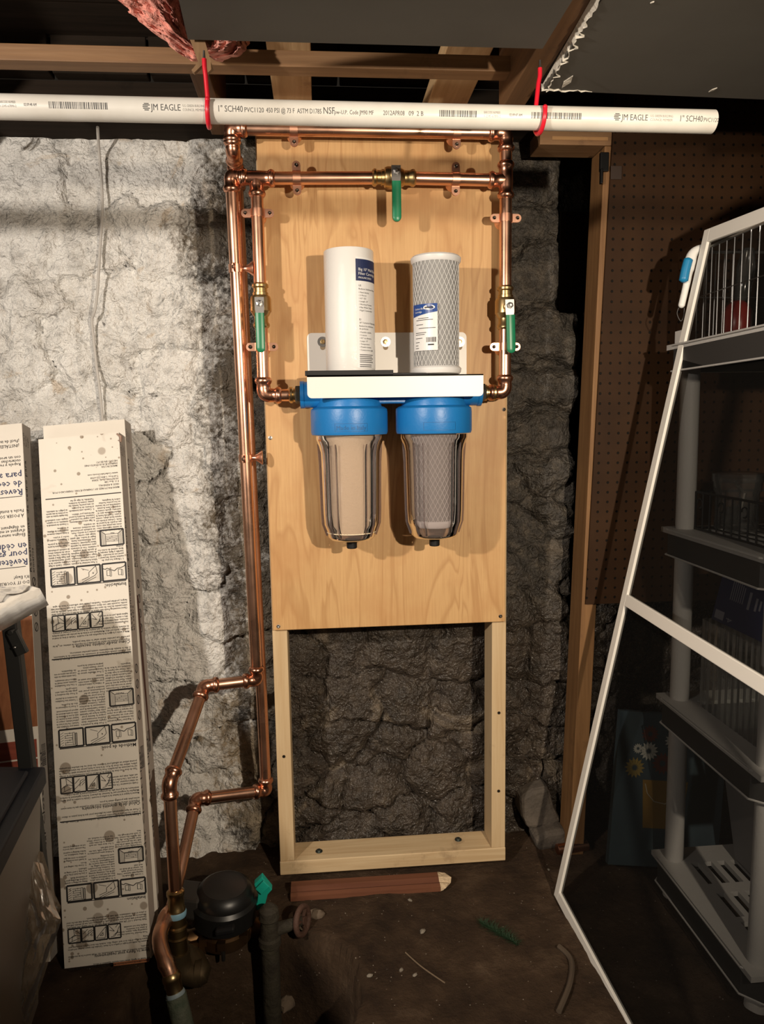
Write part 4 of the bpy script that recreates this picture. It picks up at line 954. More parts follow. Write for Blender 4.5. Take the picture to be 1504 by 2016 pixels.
# --- instructions, three languages
LANG = [
 (976, 1292, 'Instalación:', 'Cómo medir cuánto necesita', 'Piso',
  [['2. Para instalar CedarSafe', 'en sentido horizontal, selec-', 'cione una pieza más corta', 'que el ancho de la pared de', 'fondo. Coloque el borde con', 'ranura hacia abajo, contra', 'el piso. Deslícela hasta la', 'izquierda, hasta que el', 'extremo quede contra la', 'esquina. Clave la pieza', 'centrándola por las ranuras', 'en los postes hechas', 'sobre la lengüeta.'], ['1. Ubique los pies de', 'madera detrás del panel o', 'pared con un buscador. Con', 'martillo y lápiz, marque la', 'línea central de todos los', 'postes.']],
  [['3. Para terminar la primera', 'hilera horizontal, coloque', 'y corte piezas adicionales,', 'luego corte la última pieza', 'de manera que la lengüeta', 'A quede en la esquina', 'restante. Use el sobrante', 'para comenzar la segunda', 'hilera horizontal. Continúe', 'esta combinación hasta', 'llegar al techo. Allí quizá', 'tenga que cortar las', 'piezas a lo ancho. Para', 'un acabado profesional,', 'use moldura cóncava', 'en esquina.'], ['4. Siga este procedimiento', 'para seguir los paneles', 'restantes. Recubra la pared', 'del frente por último.'], ['5. Cuando esté instalando', 'el frente de la puerta', 'en una puerta, instale las', 'piezas contra la moldura.', 'También, la viga en las']],
  [['esquinas. Cuando se llega', 'a la parte superior de la', 'pared, desmenúzcala se-', 'gún haga falta y ajuste', 'las piezas. Una vez más,', 'el uso de moldura ofrece', 'un acabado profesional.'], ['6. Pegar madera la parte', 'interior de la puerta.'], ['7. Finalmente, recubra el', 'techo y el piso.'], ['8. Instale moldura cóncava en', 'espacios entre las esquinas,', 'si lo desea.'], ['9. Después de terminada la', 'instalación, no se requiere', 'ningún otro acabado.'], ['Esta singular madera de cedro', 'no proviene de una especie', 'en peligro de extinción.']],
  ['Clavos necesarios: Puede usar clavos de acabado de 38 mm (1-1/2 pulg) para clavar', 'sobre paneles de yeso. En casos más antiguos donde se haya usado enlucido de yeso', 'molde, se puede unir con clavos comunes y adhesivo. Si se usan los listones más', 'largos, podrían partirse. También puede usar adhesivo a base de agua'],
  ['Herramientas necesarias: Una', 'serrucho, cinta métrica y escua-', 'dra o sierra. Una caja de', 'ingletes ayuda, pero no es necesaria.'],
  ['Preparación: Perfore los clavos, las partículas y los soportes de estantes, etc., de las', 'paredes. Las paredes deben estar lo más lisas posible.', '', 'Mida el ancho y la altura de la superficie que va a recubrir. Calcule el área en metros', 'cuadrados (ancho por alto). Multiplíquelo por el área de las paredes que tendrá moldura', 'de madera. Incluya también la cara interior de la puerta para proteger el armario.'],
  ['1. Guarde el producto en el piso donde va a instalarlo por un período de 48 horas, de manera', 'que el cedro pueda adaptarse al contenido de humedad de la habitación.', '2. No lo instale directamente contra paredes exteriores.']),
 (1292, 1613, 'Méthode de pose:', 'Calcul de la quantité nécessaire', 'Plancher',
  [['2. Pour poser le revêtement', 'CedarSafe à l\'horizontale,', 'choisir un morceau plus court', 'que la largeur du mur du fond', 'arrière. Placer le bord à rainure', 'contre le plancher et le glisser', 'vers la gauche jusqu\'à ce que', 'l\'extrémité se loge dans le', 'coin. Clouer aux repères du', 'montant, sur la face de la', 'languette.'], ['1. Repérer l\'emplacement', 'des montants en frappant le', 'mur avec un marteau.', 'Utiliser une règle et un crayon', 'pour marquer le centre de tous', 'les montants sur chaque mur.']],
  [['3. Pour finir la première', 'rangée, assembler deux', 'd\'autres morceaux puis', 'couper le dernier pour', 'l\'ajuster de façon que l\'extrémité', 'sciée dans l\'espace restant.', 'Utiliser l\'extrémité B pour', 'commencer la deuxième', 'rangée. Continuer jusqu\'au', 'plafond. Près du plafond,', 'utiliser de petits morceaux', 'de bois pour terminer.', 'Pour obtenir un fini', 'professionnel, poser une', 'moulure à gorge.'], ['4. Utiliser le même principe', 'pour couvrir les autres murs.', 'Recouvrir le mur avant en', 'dernier.'], ['5. Pour travailler autour de', 'l\'encadrement, clouer et', 'poser chaque pièce', 'jusqu\'au montant de la porte']],
  [['travaux pour l\'installation dans', 'l\'armoire. Une fois le haut du', 'plafond atteint, couper en', 'largeur selon le besoin. Là', 'aussi, la pose de moulures de', 'cèdre ou autre donnera un', 'aspect professionnel.'], ['6. Poser le revêtement au', 'dos de la porte.'], ['7. Terminer avec l\'installation', 'des moulures et du plancher'], ['8. Poser des moulures à', 'gorge dans les coins, selon', 'votre goût.'], ['9. Une fois l\'installation', 'terminée, aucun travail de', 'finition n\'est nécessaire.'], ['Cette variété unique de cèdre', 'n\'est pas une espèce en voie', 'de disparition.']],
  ['Type de clous: Des clous de finition de 38 mm (1-1/2 po) conviennent pour le clouage', 'sur les panneaux de placoplâtre. Pour les maisons plus anciennes ayant des murs de', 'plâtre, utiliser des clous de 4 po. Si le bois se fend, percer des avant-trous. Vous', 'pouvez utiliser un adhésif pour bois avec des clous ou des attaches mécaniques.'],
  ['Outils nécessaires: Un marteau', 'un ruban à mesurer, une équerre', 'et une scie. Une boîte à onglets', 'est utile, mais pas essentielle.'],
  ['Préparation: Libérez les murs à recouvrir de tout objet et plinthes que les murs soient', 'assez plats que possible avant la pose.', '', 'Mesurer la largeur et la hauteur de la surface à recouvrir. Calculer le nombre de pieds carrés.', 'Multiplier la longueur par la hauteur du placard. Inclure également la surface', 'intérieure de la porte afin de protéger complètement la garde-robe.'],
  ['1. Ranger le bois dans la pièce où il sera installé, pendant au moins 48 heures, afin que', 'le cèdre s\'acclimate à l\'humidité ambiante.', '2. Poser un léger espacement entre les planches pour que le bois puisse se dilater.']),
 (1613, 1903, 'Installation', 'How to figure your requirements', 'Floor',
  [['2. To apply CedarSafe', 'horizontally, select a piece', 'less than the width of the back', 'wall. Lay the grooved edge', 'down against floor, slip to', 'left, tight to the corner. Nail', 'to each stud through the', 'face.'], ['1. Locate wall studs by', 'tapping with hammer. Using', 'a level and pencil, mark', 'the center of all studs on', 'each wall.']],
  [['3. To begin first row, place', 'and nail additional lengths,', 'then cut last piece so end A', 'will fit the remaining opening.', 'Use end B to start second', 'row. Continue this procedure', 'until you reach ceiling. At', 'ceiling, you may need to rip', '(cut lengthwise). Or for a', 'more professional look, use', 'cove moulding.'], ['4. Follow same procedure to', 'cover other walls. Line the', 'front wall last.'], ['5. For door trim, cut each', 'piece up to the trim, start', 'as nailing to a corner. When', 'top of door is reached, cut']],
  [['fitting and filling is usually', 'required. Moulding gives a', 'professional finish.'], ['6. Line the back of the door', 'as in Step 2 and 3 using an', 'adhesive.'], ['7. Cover the ceiling and', 'floors.'], ['8. Install cove moulding or', 'partitions to cover any gaps.'], ['9. After installation, no', 'further finishing is required.'], ['This aromatic cedar wood is', 'not an endangered species.']],
  ['Nails Needed: 1-1/2" (38 mm) colored panelling nails will do for nailing over wallboard.', 'Plasterboard with plaster you will use 4" nails. If splitting occurs, use an electric drill and', 'adhesive for an alternate for nails. Subfloor adhesive (not water based) may also be used', 'in place of or in combination with nails or mechanical fasteners.'],
  ['Tools Needed: You need a hammer,', 'measuring tape, square, and saw.', 'A miter box would be', 'helpful, but not essential.'],
  ['Preparation: Remove all nails, screws, and brackets, etc. Walls need to be as smooth as', 'possible.', '', 'Measure the width and height of surface to be lined. Calculate the square footage and add to', 'square footage of the door and ceiling. Also, include the door back in measuring and', 'lining.'],
  ['1. Store cedar in the area to be lined for 48 hours so that cedar can adjust to the moisture content', 'and install on lightly, allow some natural expansion of wood.'])]
W0 = f1.W
for (ya, yb, h1, h2, word, c1, c2, c3, nails, tools, prep, store) in LANG:
    va = f1.uv(170, ya)[1]; vb = f1.uv(200, yb)[1]; H = va-vb
    v = lambda t: va-H*t
    if ya > 0: f1.quad(.010 if ya < 1000 else .006, v(0)-.0012, W0-.003, v(0)+.0012)
    lh = H*.0158; sz = lh*1.02
    def col(groups, u0, vstart, gap=.5, mw=None):     # the print runs from low to high
        vv = vstart
        for g in groups:
            for s_ in g: f1.tuv(u0, vv, s_, sz, maxw=mw); vv += lh
            vv += lh*gap
    cw = W0/3
    col(c1[1:], W0-.006, v(.410), mw=cw*.93); col(c1[:1], W0-.006, v(.225), mw=cw*.93)
    col(c2, W0-.006-cw*.98, v(.415), mw=cw*.93); col(c3, W0-.006-cw*1.96, v(.415), mw=cw*.93)
    f1.tuv(W0-.004, v(.563), h1, H*.030); f1.seg((.014, v(.553)), (W0-.004, v(.553)), .0012)
    # single picture: boarded closet seen head on
    a, b, t, q = W0-.058, W0-.004, v(.325), v(.228)
    f1.rect(a, t, b, q, .0028); i0, i1, j0, j1 = a+.012, b-.012, t+.001, q-.010
    for p_, r_ in (((a, q), (i0, j1)), ((b, q), (i1, j1)), ((i0, j1), (i1, j1)), ((i0, j0), (i0, j1)), ((i1, j0), (i1, j1))): f1.seg(p_, r_, .0009)
    for k in range(1, 4): f1.seg((a+.003*k, t), (a+.003*k, q-.002*k), .0006); f1.seg((b-.003*k, t), (b-.003*k, q-.002*k), .0006)
    for k in range(5): f1.seg((i0, j0+.008+k*.0032), (i1, j0+.008+k*.0032), .0007)
    for k in range(6): f1.seg((i0+.005*k, j0+.008+.0032*(k % 4)), (i0+.005*k, j0+.0112+.0032*(k % 4)), .0007)
    f1.tuv((a+b)/2+.006, q-.0065, word, .0055)
    # row of three pictures
    pw = (W0-.024)/3
    for k in range(3):
        a = .014+k*(pw+.004); b = a+pw-.001; t, q = v(.545), v(.438); f1.rect(a, t, b, q, .0030)
        hh = q-t
        if k == 0:
            for n_ in range(6): f1.seg((a+.003, t+hh*(.05+.14*n_)), (a+.010, t+hh*(.14+.14*n_)), .0007); f1.seg((a+.012, t+hh*(.12+.13*n_)), (a+.030, t+hh*(.12+.13*n_)), .0008)
            for n_ in range(7): f1.seg((a+.014+.005*(n_ % 4), t+hh*(.12+.1*n_)), (a+.014+.005*(n_ % 4), t+hh*(.22+.1*n_)), .0008)
            f1.rect(a+.031, t+hh*.1, a+.035, t+hh*.8, .0008); f1.rect(a+.037, t+hh*.05, a+.040, t+hh*.75, .0012)
        elif k == 1:
            pts = [(.2, .05), (.75, .4), (.85, .55), (.8, .95), (.5, .6), (.5, .35), (.2, .2)]
            for p_, r_ in zip(pts, pts[1:]): f1.seg((a+pw*p_[0], t+hh*p_[1]), (a+pw*r_[0], t+hh*r_[1]), .0009)
            f1.seg((a+pw*.5, t+hh*.72), (a+pw*.2, t+hh*.86), .0008); f1.seg((a+pw*.3, t+hh*.02), (a+pw*.8, t+hh*.3), .0008); f1.quad(a+pw*.66, t+hh*.5, a+pw*.70, t+hh*.58)
        else:
            pts = [(0, .75), (.12, .68), (.2, .74), (.35, .64), (.5, .55), (.62, .68), (.75, .70), (.9, .76), (1, .9)]
            for p_, r_ in zip(pts, pts[1:]): f1.seg((a+pw*p_[0], t+hh*p_[1]), (a+pw*r_[0], t+hh*r_[1]), .0013)
            for x_ in (.18, .66): f1.rect(a+pw*x_, t+hh*.30, a+pw*(x_+.13), t+hh*.62, .0008); f1.rect(a+pw*(x_+.13), t+hh*.26, a+pw*(x_+.19), t+hh*.58, .0007)
    col([nails], W0-.005, v(.715)); col([tools], W0-.005, v(.800), mw=.068)
    # four small tool pictures
    sw = .0275
    for k in range(4):
        a = .012+k*(sw+.0018); t, q = v(.822), v(.728); f1.rect(a, t, a+sw, q, .0024); hh = q-t; ww = sw
        art = [[(.05, .3), (.5, .55), (.95, .45)], [(.5, .5), (.45, .95), (.95, .6)], [(.3, .1), (.3, .4), (.6, .5)], [(.05, .05), (.9, .3)]], \
              [[(.05, .2), (.5, .5), (.95, .75)], [(.1, .55), (.5, .85)], [(.5, .35), (.55, .7), (.85, .8)], [(.65, .4), (.9, .6)], [(.05, .05), (.5, .1)]], \
              [[(.1, .15), (.9, .9), (.8, .1), (.1, .15)], [(.4, .3), (.65, .5), (.65, .3), (.4, .3)], [(.95, .1), (.95, .95)]], \
              [[(.1, .9), (.5, .5), (.1, .6)], [(.4, .2), (.7, .4), (.9, .8)], [(.2, .1), (.5, .15), (.8, .5)], [(.6, .75), (.8, .95)]]
        for pl in art[k]:
            for p_, r_ in zip(pl, pl[1:]): f1.seg((a+ww*p_[0], t+hh*p_[1]), (a+ww*r_[0], t+hh*r_[1]), .0009)
    col([prep], W0-.004, v(.908)); f1.tuv(W0-.003, v(.918), h2, H*.028)
    col([store], W0-.003, v(.990))
for px, py, s_, z_ in ((235, 957, 'MANUFACTURED BY / FABRIQUÉ PAR / FABRICADO POR', .0062), (235, 951, 'GILES & KENDALL', .0062), (234, 945, 'P.O. Box 188', .0062), (233, 940, 'HUNTSVILLE, AL 35804', .0062), (233, 935, 'Toll Free: 1-800-225-6738', .0062), (232, 929, 'www.CedarSafeClosets.com', .0062), (231, 915, 'MADE IN USA', .0062), (231, 910, 'FABRIQUÉ AUX ÉTATS-UNIS', .0062), (231, 905, 'HECHO EN EE.UU.', .0062)):
    f1.text(px, py, s_, z_)
for b, vv in ((f1, .62), (bb, .72), (f2, .80)):
    H = b.H
    b.stext(.012, vv*H-.02 if b is f1 else (.70*H if b is bb else .705*H), 'Revêtement pour garde-robes' if b is f1 else 'Revestimiento de cedro para', .017, .27)
    b.stext(.028, vv*H-.02 if b is f1 else (.70*H if b is bb else .705*H), 'en cèdre' if b is f1 else 'armarios', .017)
    b.stext(.012, .16*H, 'Cedar Closet Liner', .019, .26)
    for k in range(3): b.stext(.010+.011*k, H-.055, ('15 SQ FT', 'Random', 'Lengths')[k], .0085)
    y0 = {f1: .44, bb: .58, f2: .60}[b]*H
    for k in range(4): b.ringicon(.022, y0+.036*k, .011)
    r3 = random.Random(5); v_ = .34*H
    while v_ < .34*H+.05: w_ = r3.choice((.0008, .0014, .002)); b.sd.add([b.S(p, q) for p, q in ((.012, v_), (.036, v_), (.036, v_+w_), (.012, v_+w_))], [(0, 1, 2, 3)]); v_ += w_+r3.choice((.001, .0016))
# large print of the left box
for px, py, s_, z_, w in ((38, 865, '¡Facil de instalar!', .0105, 0), (38, 874, '¡INSTÁLELO USTED MISMO!', .0105, 0), (41, 897, 'con un aroma fresco', .0105, 1), (41, 904, 'cucarachas y polillas', .0105, 1), (41, 911, 'Repele y repele', .0105, 1), (43, 929, 'para armarios', .022, 2), (44, 946, 'de cedro', .022, 2), (45, 962, 'Revestimiento', .022, 2),
        (47, 1002, 'Facile à installer', .0105, 0), (47, 1011, 'À POSER SOI-MÊME', .0105, 0), (49, 1034, 'en dégageant', .0105, 1), (50, 1041, "d'argent et mites", .0105, 1), (50, 1049, 'Éloigne naturellement', .0105, 1), (53, 1068, 'en cèdre', .022, 2), (54, 1083, 'pour garde-robes', .022, 2), (55, 1099, 'Revêtement', .022, 2), (58, 1132, "It's Easy!", .0105, 0), (58, 1142, 'DO IT YOURSELF', .0105, 0)):
    f2.text(px, py, s_, z_, f2.nv if w == 2 else f2.k)
for py in (976, 1115): u, v_ = f2.uv(50, py); f2.quad(.0, v_-.0008, f2.W-.008, v_+.0008)
uv1, uv2 = f2.uv(60, 1212)[1], f2.uv(70, 1430)[1]
m = MB()
for k in range(2):
    w_ = f2.W/2-.001
    m.add([f2.P(k*(w_+.002), uv2), f2.P(k*(w_+.002)+w_, uv2), f2.P(k*(w_+.002)+w_, uv1), f2.P(k*(w_+.002), uv1)], [(0, 1, 2, 3)])
m.build('cedar_picture', CEDAR, f2.t)
a_, b_ = f2.uv(80, 1452)[1], f2.uv(90, 1648)[1]
m = MB(); n_ = 5
for k in range(n_): m.add([f2.P(.0, b_+(a_-b_)*(k+.04)/n_), f2.P(f2.W-.004, b_+(a_-b_)*(k+.04)/n_), f2.P(f2.W-.004, b_+(a_-b_)*(k+.96)/n_), f2.P(0, b_+(a_-b_)*(k+.96)/n_)], [(0, 1, 2, 3)])
m.build('red_board_picture', CEDRED, f2.t)
v_ = f2.uv(85, 1663)[1]
f2.text(88, 1661, 'FOREST', .0075)
u0, v0 = f2.W-.030, f2.uv(80, 1700)[1]; N = 24
f2.k.add([f2.P(u0+r_*math.cos(2*PI*k/N), v0+r_*math.sin(2*PI*k/N), .0006) for r_ in (.026, .022) for k in range(N)], [(k, (k+1) % N, N+(k+1) % N, N+k) for k in range(N)])
f2.k.add([f2.P(u0+a_, v0+b_, .0006) for a_, b_ in ((-.012, -.016), (.012, -.016), (.004, -.002), (.009, -.001), (0, .018), (-.009, -.001), (-.004, -.002))], [(0, 1, 2, 3, 4, 5, 6)])
for b in (bb, f1, f2): b.done()
# gash in the side of the rear box: cedar boards showing through torn card
m = MB(); P = [bb.S(w_, v_*bb.H, .0012) for w_, v_ in ((.002, .645), (.012, .645), (.020, .55), (.028, .42), (.030, .36), (.026, .36), (.016, .44), (.006, .52))]
m.prism(P, bb.eu*-.0005); m.build('gash', simple('dark_red_cedar', (.07, .022, .012), .7), bb.t)
# bits of the front box: torn corner, orange cedar end peeking out below
m = MB(); u_, v_ = f1.uv(233, 868)
m.sweep([f1.P(f1.W-.004, f1.H-.004, .002), f1.P(f1.W+.006, f1.H-.012, .004), f1.P(f1.W+.004, f1.H-.024, .004), f1.P(f1.W-.002, f1.H-.020, .002)], [.002, .004, .003, .001], 8); m.build('torn_corner', simple('torn_card', (.33, .22, .17), .9), f1.t, True)
MB().obox(f1.O+f1.eu*(f1.W*.55)-f1.n*.006-f1.ev*.010, f1.eu*.078, f1.n*-.010, f1.ev*.3).build('cedar_strip', simple('orange_cedar', (.42, .16, .07), .6), f1.t)

# ------------------------------------------------------------------ white folding table, left edge
TZ = .862
tb = thing('folding_table', (-.95, -.6, 0), 'white folding table corner draped in clear plastic with a black leg', 'table')
c0 = atZ(80, 1166, TZ); c1 = atZ(-60, 1236, TZ)
ed = (c1-c0); ed.z = 0; ed.normalize(); bk = V((-ed.y, ed.x, 0)); bk = bk if bk.x < 0 else -bk
far = V((-1, .10, 0)).normalized()
P = [c0, c0+ed*.9, c0+ed*.9+far*.6, c0+far*.6]
MB().prism([p-V((0, 0, .002)) for p in P], (0, 0, -.032)).build('table_top', simple('white_table', (.72, .70, .66), .5), tb, bevel=.004)
# crumpled plastic over the top
m = MB(); nx, ny = 26, 26; vs = []
for i in range(nx):
    for j in range(ny):
        p = c0+ed*(-.006+.42*i/(nx-1))+far*(-.012+.40*j/(ny-1)); n_ = fbm(np.array([i*.45]), np.array([j*.45]), 4, .6)[0]
        drop = .0
        if j == 0: drop = .030
        vs.append(p+V((0, 0, .002+.020*n_*min(1, j/3)-drop)))
m.add(vs, [(i*ny+j, (i+1)*ny+j, (i+1)*ny+j+1, i*ny+j+1) for i in range(nx-1) for j in range(ny-1)])
m.build('plastic_cover', SHEET, tb, True, angle=180)
LEG = simple('black_table_leg', (.022, .022, .021), .5)
la, lb2 = at(8, 1225, -.40), at(52, 1560, -.40)
la = at(22, 1236, -.42); lb2 = V((la.x+.02, -.42, .0))
m = MB(); lt2 = at(22, 1236, -.335); lo2 = at(60, 1560, -.325); m.bar(lt2+V((0, 0, .02)), lo2+(lo2-lt2)*.9, .030, .024, (0, 1, 0)); m.build('leg', LEG, tb, bevel=.003)
m = MB(); a = at(24, 1243, -.352); b = at(46, 1287, -.352); m.bar(a, b, .022, .012, (0, 1, 0)); m.sweep([a+V((0, -.01, 0)), a+V((0, .004, 0))], .006, 10); br_ = m.build('leg_brace', LEG, tb, bevel=.002)
q = at(30, 1274, -.36); MB().lathe([(.003, 0), (.003, .004), (.001, .005)], q, (0, -1, 0), 10).build('rivet', STEEL, br_)

# ------------------------------------------------------------------ storage tote with dark blue lid
LZ = .497
k0 = atZ(90, 1508, LZ); k1 = atZ(-10, 1700, LZ)
e1 = (k1-k0); e1.z = 0; e1.normalize()
e2 = V((-1, .12, 0)).normalized()
tt = thing('storage_tote', (k0.x-.15, k0.y-.2, 0), 'translucent storage tote with dark navy lid in the lower left corner', 'storage tote')
P = [k0, k0+e1*.55, k0+e1*.55+e2*.36, k0+e2*.36]
m = MB(); m.prism(P, (0, 0, -.038)); cx_ = sum(P, V((0, 0, 0)))/4
m.prism([cx_+(p-cx_)*.86+V((0, 0, .0)) for p in P], (0, 0, .010)); m.build('lid', simple('navy_lid', (.010, .013, .022), .55), tt, bevel=.006)
zf = fz(k0.x-.1, k0.y-.2)
top = [cx_+(p-cx_)*.955 for p in P]; bot = [cx_+(p-cx_)*.80 for p in P]
m = MB(); n = 4
vs = [V((p.x, p.y, LZ-.036)) for p in top]+[V((p.x, p.y, zf+.006)) for p in bot]
m.add(vs, [(i, (i+1) % 4, 4+(i+1) % 4, 4+i) for i in range(4)]+[(4, 5, 6, 7)]); m.build('tub', MILKY, tt, bevel=.01)
# picture sticker on the side of the tub
a, b = V(vs[0]), V(vs[1]); d_ = V(vs[4])-V(vs[0]); nn = (b-a).cross(d_).normalized(); nn = nn if nn.x > 0 else -nn
def tubp(s, t): return a+(b-a)*s+d_*t+nn*.001
m = MB(); m.add([tubp(s, t) for s, t in ((.66, .12), (.90, .12), (.90, .42), (.66, .42))], [(0, 1, 2, 3)]); stk = m.build('sticker', simple('sticker_paper', (.50, .46, .43), .5), tt)
m = MB()
for s0, t0, s1, t1 in ((.68, .15, .74, .2), (.76, .17, .82, .3), (.69, .26, .73, .38), (.83, .2, .88, .36)): m.add([tubp(s, t)+nn*.0004 for s, t in ((s0, t0), (s1, t0), (s1, t1), (s0, t1))], [(0, 1, 2, 3)])
m.build('sticker_picture', simple('sticker_ink', (.07, .06, .065), .5), stk)
m = MB(); rn = random.Random(9)
for k in range(9): m.ball(cx_+V((rn.uniform(-.09, .09), rn.uniform(-.16, .16), -LZ+.10+.035*k+zf)), (.07, .09, .045), 10, 7, .08, rn)
c_ = m.build('packed_contents', simple('orange_brown_cloth', (.42, .24, .09), .9, var=(5, (.35, .30, .22))), tt, True)
# clear bag slumped against the tote
m = MB(); rows = [((40, 1690), (84, 1700), -.40), ((40, 1740), (98, 1745), -.42), ((42, 1780), (108, 1784), -.44), ((40, 1815), (121, 1812), -.46), ((36, 1850), (108, 1850), -.47), ((20, 1900), (92, 1905), -.48), ((5, 1960), (72, 1965), -.49), ((-10, 2030), (48, 2030), -.50)]
vs = []; nx = 18; NR = 36
for i in range(NR):
    t = i/(NR-1)*(len(rows)-1); k = min(int(t), len(rows)-2); u = t-k
    a, b = [V((*rows[k][q], 0)).lerp(V((*rows[k+1][q], 0)), u) for q in (0, 1)]; y = rows[k][2]*(1-u)+rows[k+1][2]*u
    for j in range(nx):
        s = j/(nx-1); p = a.lerp(b, s); n_ = fbm(np.array([i*.25+80]), np.array([j*.5]), 4)[0]-.5
        q = at(p.x, p.y, y-.02*math.sin(PI*s)+.03*n_); vs.append(q)
fs = [(i*nx+j, i*nx+j+1, (i+1)*nx+j+1, (i+1)*nx+j) for i in range(NR-1) for j in range(nx-1)]
m.add(vs, fs); m.add([v+V((-.012, .035, .004)) for v in vs], [tuple(reversed(f)) for f in fs])
tag(m.build('plastic_bag', MILKY, smooth=True, angle=180), 'dusty translucent plastic bag slumped between the tote and the stained box', 'bag')

# ------------------------------------------------------------------ water meter in the pit
mc = atZ(444, 1838, -.02); mc = V((mc.x, mc.y, -.03))
wm = thing('water_meter', (mc.x, mc.y, -.06), 'black capped bronze water meter sitting in the dirt pit', 'water meter')
m = MB(); m.lathe([(.058, 0), (.062, .004), (.062, .030), (.056, .034), (.056, .050)], mc, (0, 0, 1), 28)
for a in (.3, 1.4, 2.6, 3.9, 4.7, 5.6):
    m.obox(mc+V((.062*math.cos(a)-.009, .062*math.sin(a)-.009, .018)), (.018, 0, 0), (0, .018, 0), (0, 0, .018))
m.sweep([mc+V((-.05, -.01, .015)), mc+V((-.085, -.02, .012))], .024, 16); m.sweep([mc+V((.05, .01, .015)), mc+V((.085, .01, .012))], .022, 16)
m.obox(mc+V((-.095, -.045, -.005)), (.055, .0, 0), (0, .05, 0), (0, 0, .030)); m.lathe([(.026, 0), (.026, .02)], mc+V((-.10, -.02, .012)), (-1, 0, 0), 8)
body = m.build('meter_body', BRONZE, wm, True, angle=35)
MB().sweep([mc+V((.002, -.060, .028)), mc+V((.002, -.062, -.012))], [.007, .004], 10).build('body_bolt', STEEL, body, True)
m = MB(); t0 = mc+V((0, 0, .050))
m.lathe([(.066, 0), (.075, .006), (.077, .052), (.070, .060), (.069, .070), (.060, .084), (.052, .089), (.046, .086), (0, .086)], t0, (.05, -.06, 1), 36)
reg = m.build('register_cap', simple('black_register', (.010, .010, .010), .38), wm, True, angle=35)
m = MB(); m.obox(t0+V((-.130, -.015, .02)), (.080, -.03, .005), (.02, .07, 0), (.0, 0, .055)); m.build('lid_hinge', simple('dusty_black', (.030, .027, .024), .6), reg, bevel=.008)
m = MB(); m.obox(t0+V((-.010, -.094, .020)), (.045, -.004, .008), (0, .02, 0), (0, 0, .016)); m.build('latch', BLACK, reg, bevel=.005)
# elbow below the brass union
ue = A4+(A4-A3).normalized()*.12
m = MB(); m.sweep(smooth([ue, ue+V((.0, 0, -.03)), ue+V((.015, 0, -.055)), ue+V((.045, .0, -.058)), V((mc.x-.10, mc.y-.02, mc.z+.01))]), .026, 16)
m.lathe([(.030, 0), (.030, .014)], ue+V((.036, 0, -.058)), (1, 0, 0), 16); m.build('inlet_elbow', simple('dirty_brass', (.10, .07, .038), .6, .8), wm, True, angle=40)
# teal seal clip
m = MB(); Pc = [at(x, y, mc.y-.01) for x, y in ((500, 1742), (516, 1727), (536, 1752), (527, 1762), (522, 1782), (508, 1793), (496, 1792), (506, 1778), (508, 1762))]
m.prism(Pc, (0, .014, .004)); m.obox(at(503, 1748, mc.y-.014), (.020, 0, .020), (0, -.006, 0), (.014, 0, -.016))
tag(m.build('seal_clip', simple('teal_plastic', (.01, .36, .27), .4), bevel=.002), 'bright teal plastic clip beside the black meter cap', 'clip')
# dark valve standing right of the meter
vq = atZ(533, 1900, -.06)
vt = thing('shutoff_valve', vq, 'dirt-covered dark valve pipe standing right of the meter', 'valve')
DV = simple('corroded_dark_brass', (.060, .052, .034), .8, .3, var=(25, (.035, .028, .02)), bump=(50, .6))
MB().lathe([(.021, -.32), (.021, .05), (.026, .055), (.026, .07), (.022, .075), (.020, .115), (.024, .12), (.022, .14), (.012, .150), (.0, .152)], vq, n=20).build('valve_pipe', DV, vt, True, angle=35)
hub = vq+V((.075, .03, .085))
m = MB(); m.sweep([vq+V((.0, .0, .085)), vq+V((.04, .015, .085)), hub], [.016, .014, .010], 14); m.build('stem', DV, vt, True)
m = MB(); ax = V((1, -.5, .15)).normalized(); ex = ax.orthogonal().normalized(); ey = ax.cross(ex)
m.sweep([hub+(ex*math.cos(2*PI*k/24)+ey*math.sin(2*PI*k/24))*.030 for k in range(25)], .007, 10); 
for k in range(3): m.sweep([hub, hub+(ex*math.cos(2*PI*k/3)+ey*math.sin(2*PI*k/3))*.028], .005, 8)
m.lathe([(.010, -.006), (.010, .008)], hub, ax, 12); m.build('handwheel', simple('rusty_wheel', (.075, .035, .022), .75, bump=(60, .5)), vt, True)

# ------------------------------------------------------------------ loose things on the dirt
a, b = atZ(572, 1772), atZ(868, 1752)
tr = thing('door_casing', (a+b)/2, 'broken strip of reddish-brown door casing lying in front of the frame', 'trim board')
d_ = (b-a); dn = d_.normalized(); sd_ = V((-dn.y, dn.x, 0))
CAS = m_lumber('brown_stained_casing', (.17, .065, .033), (.125, .045, .024), (.06, .02, .012), 'X')
m = MB(); pr = [(0, 0), (0, .012), (.012, .016), (.020, .012), (.034, .018), (.055, .018), (.055, 0)]
n = len(pr); base = fz(a.x, a.y)+.004
vs = [V((p.x, p.y, base))+sd_*w_+V((0, 0, h)) for p in (a, b) for w_, h in pr]
m.add(vs, [tuple(range(n)), tuple(reversed(range(n, 2*n)))]+[(i, (i+1) % n, n+(i+1) % n, n+i) for i in range(n)]); m.build('casing', CAS, tr)
m = MB(); vs = [V((b.x, b.y, base))+sd_*w_+V((0, 0, h))-dn*.001 for w_, h in pr]; ex_ = (.006, .014, .022, .030, .034, .020, .012)
vs2 = [v+dn*(e_)+V((0, 0, -.004 if i in (1, 2, 3, 4, 5) else .002)) for i, (v, e_) in enumerate(zip(vs, ex_))]
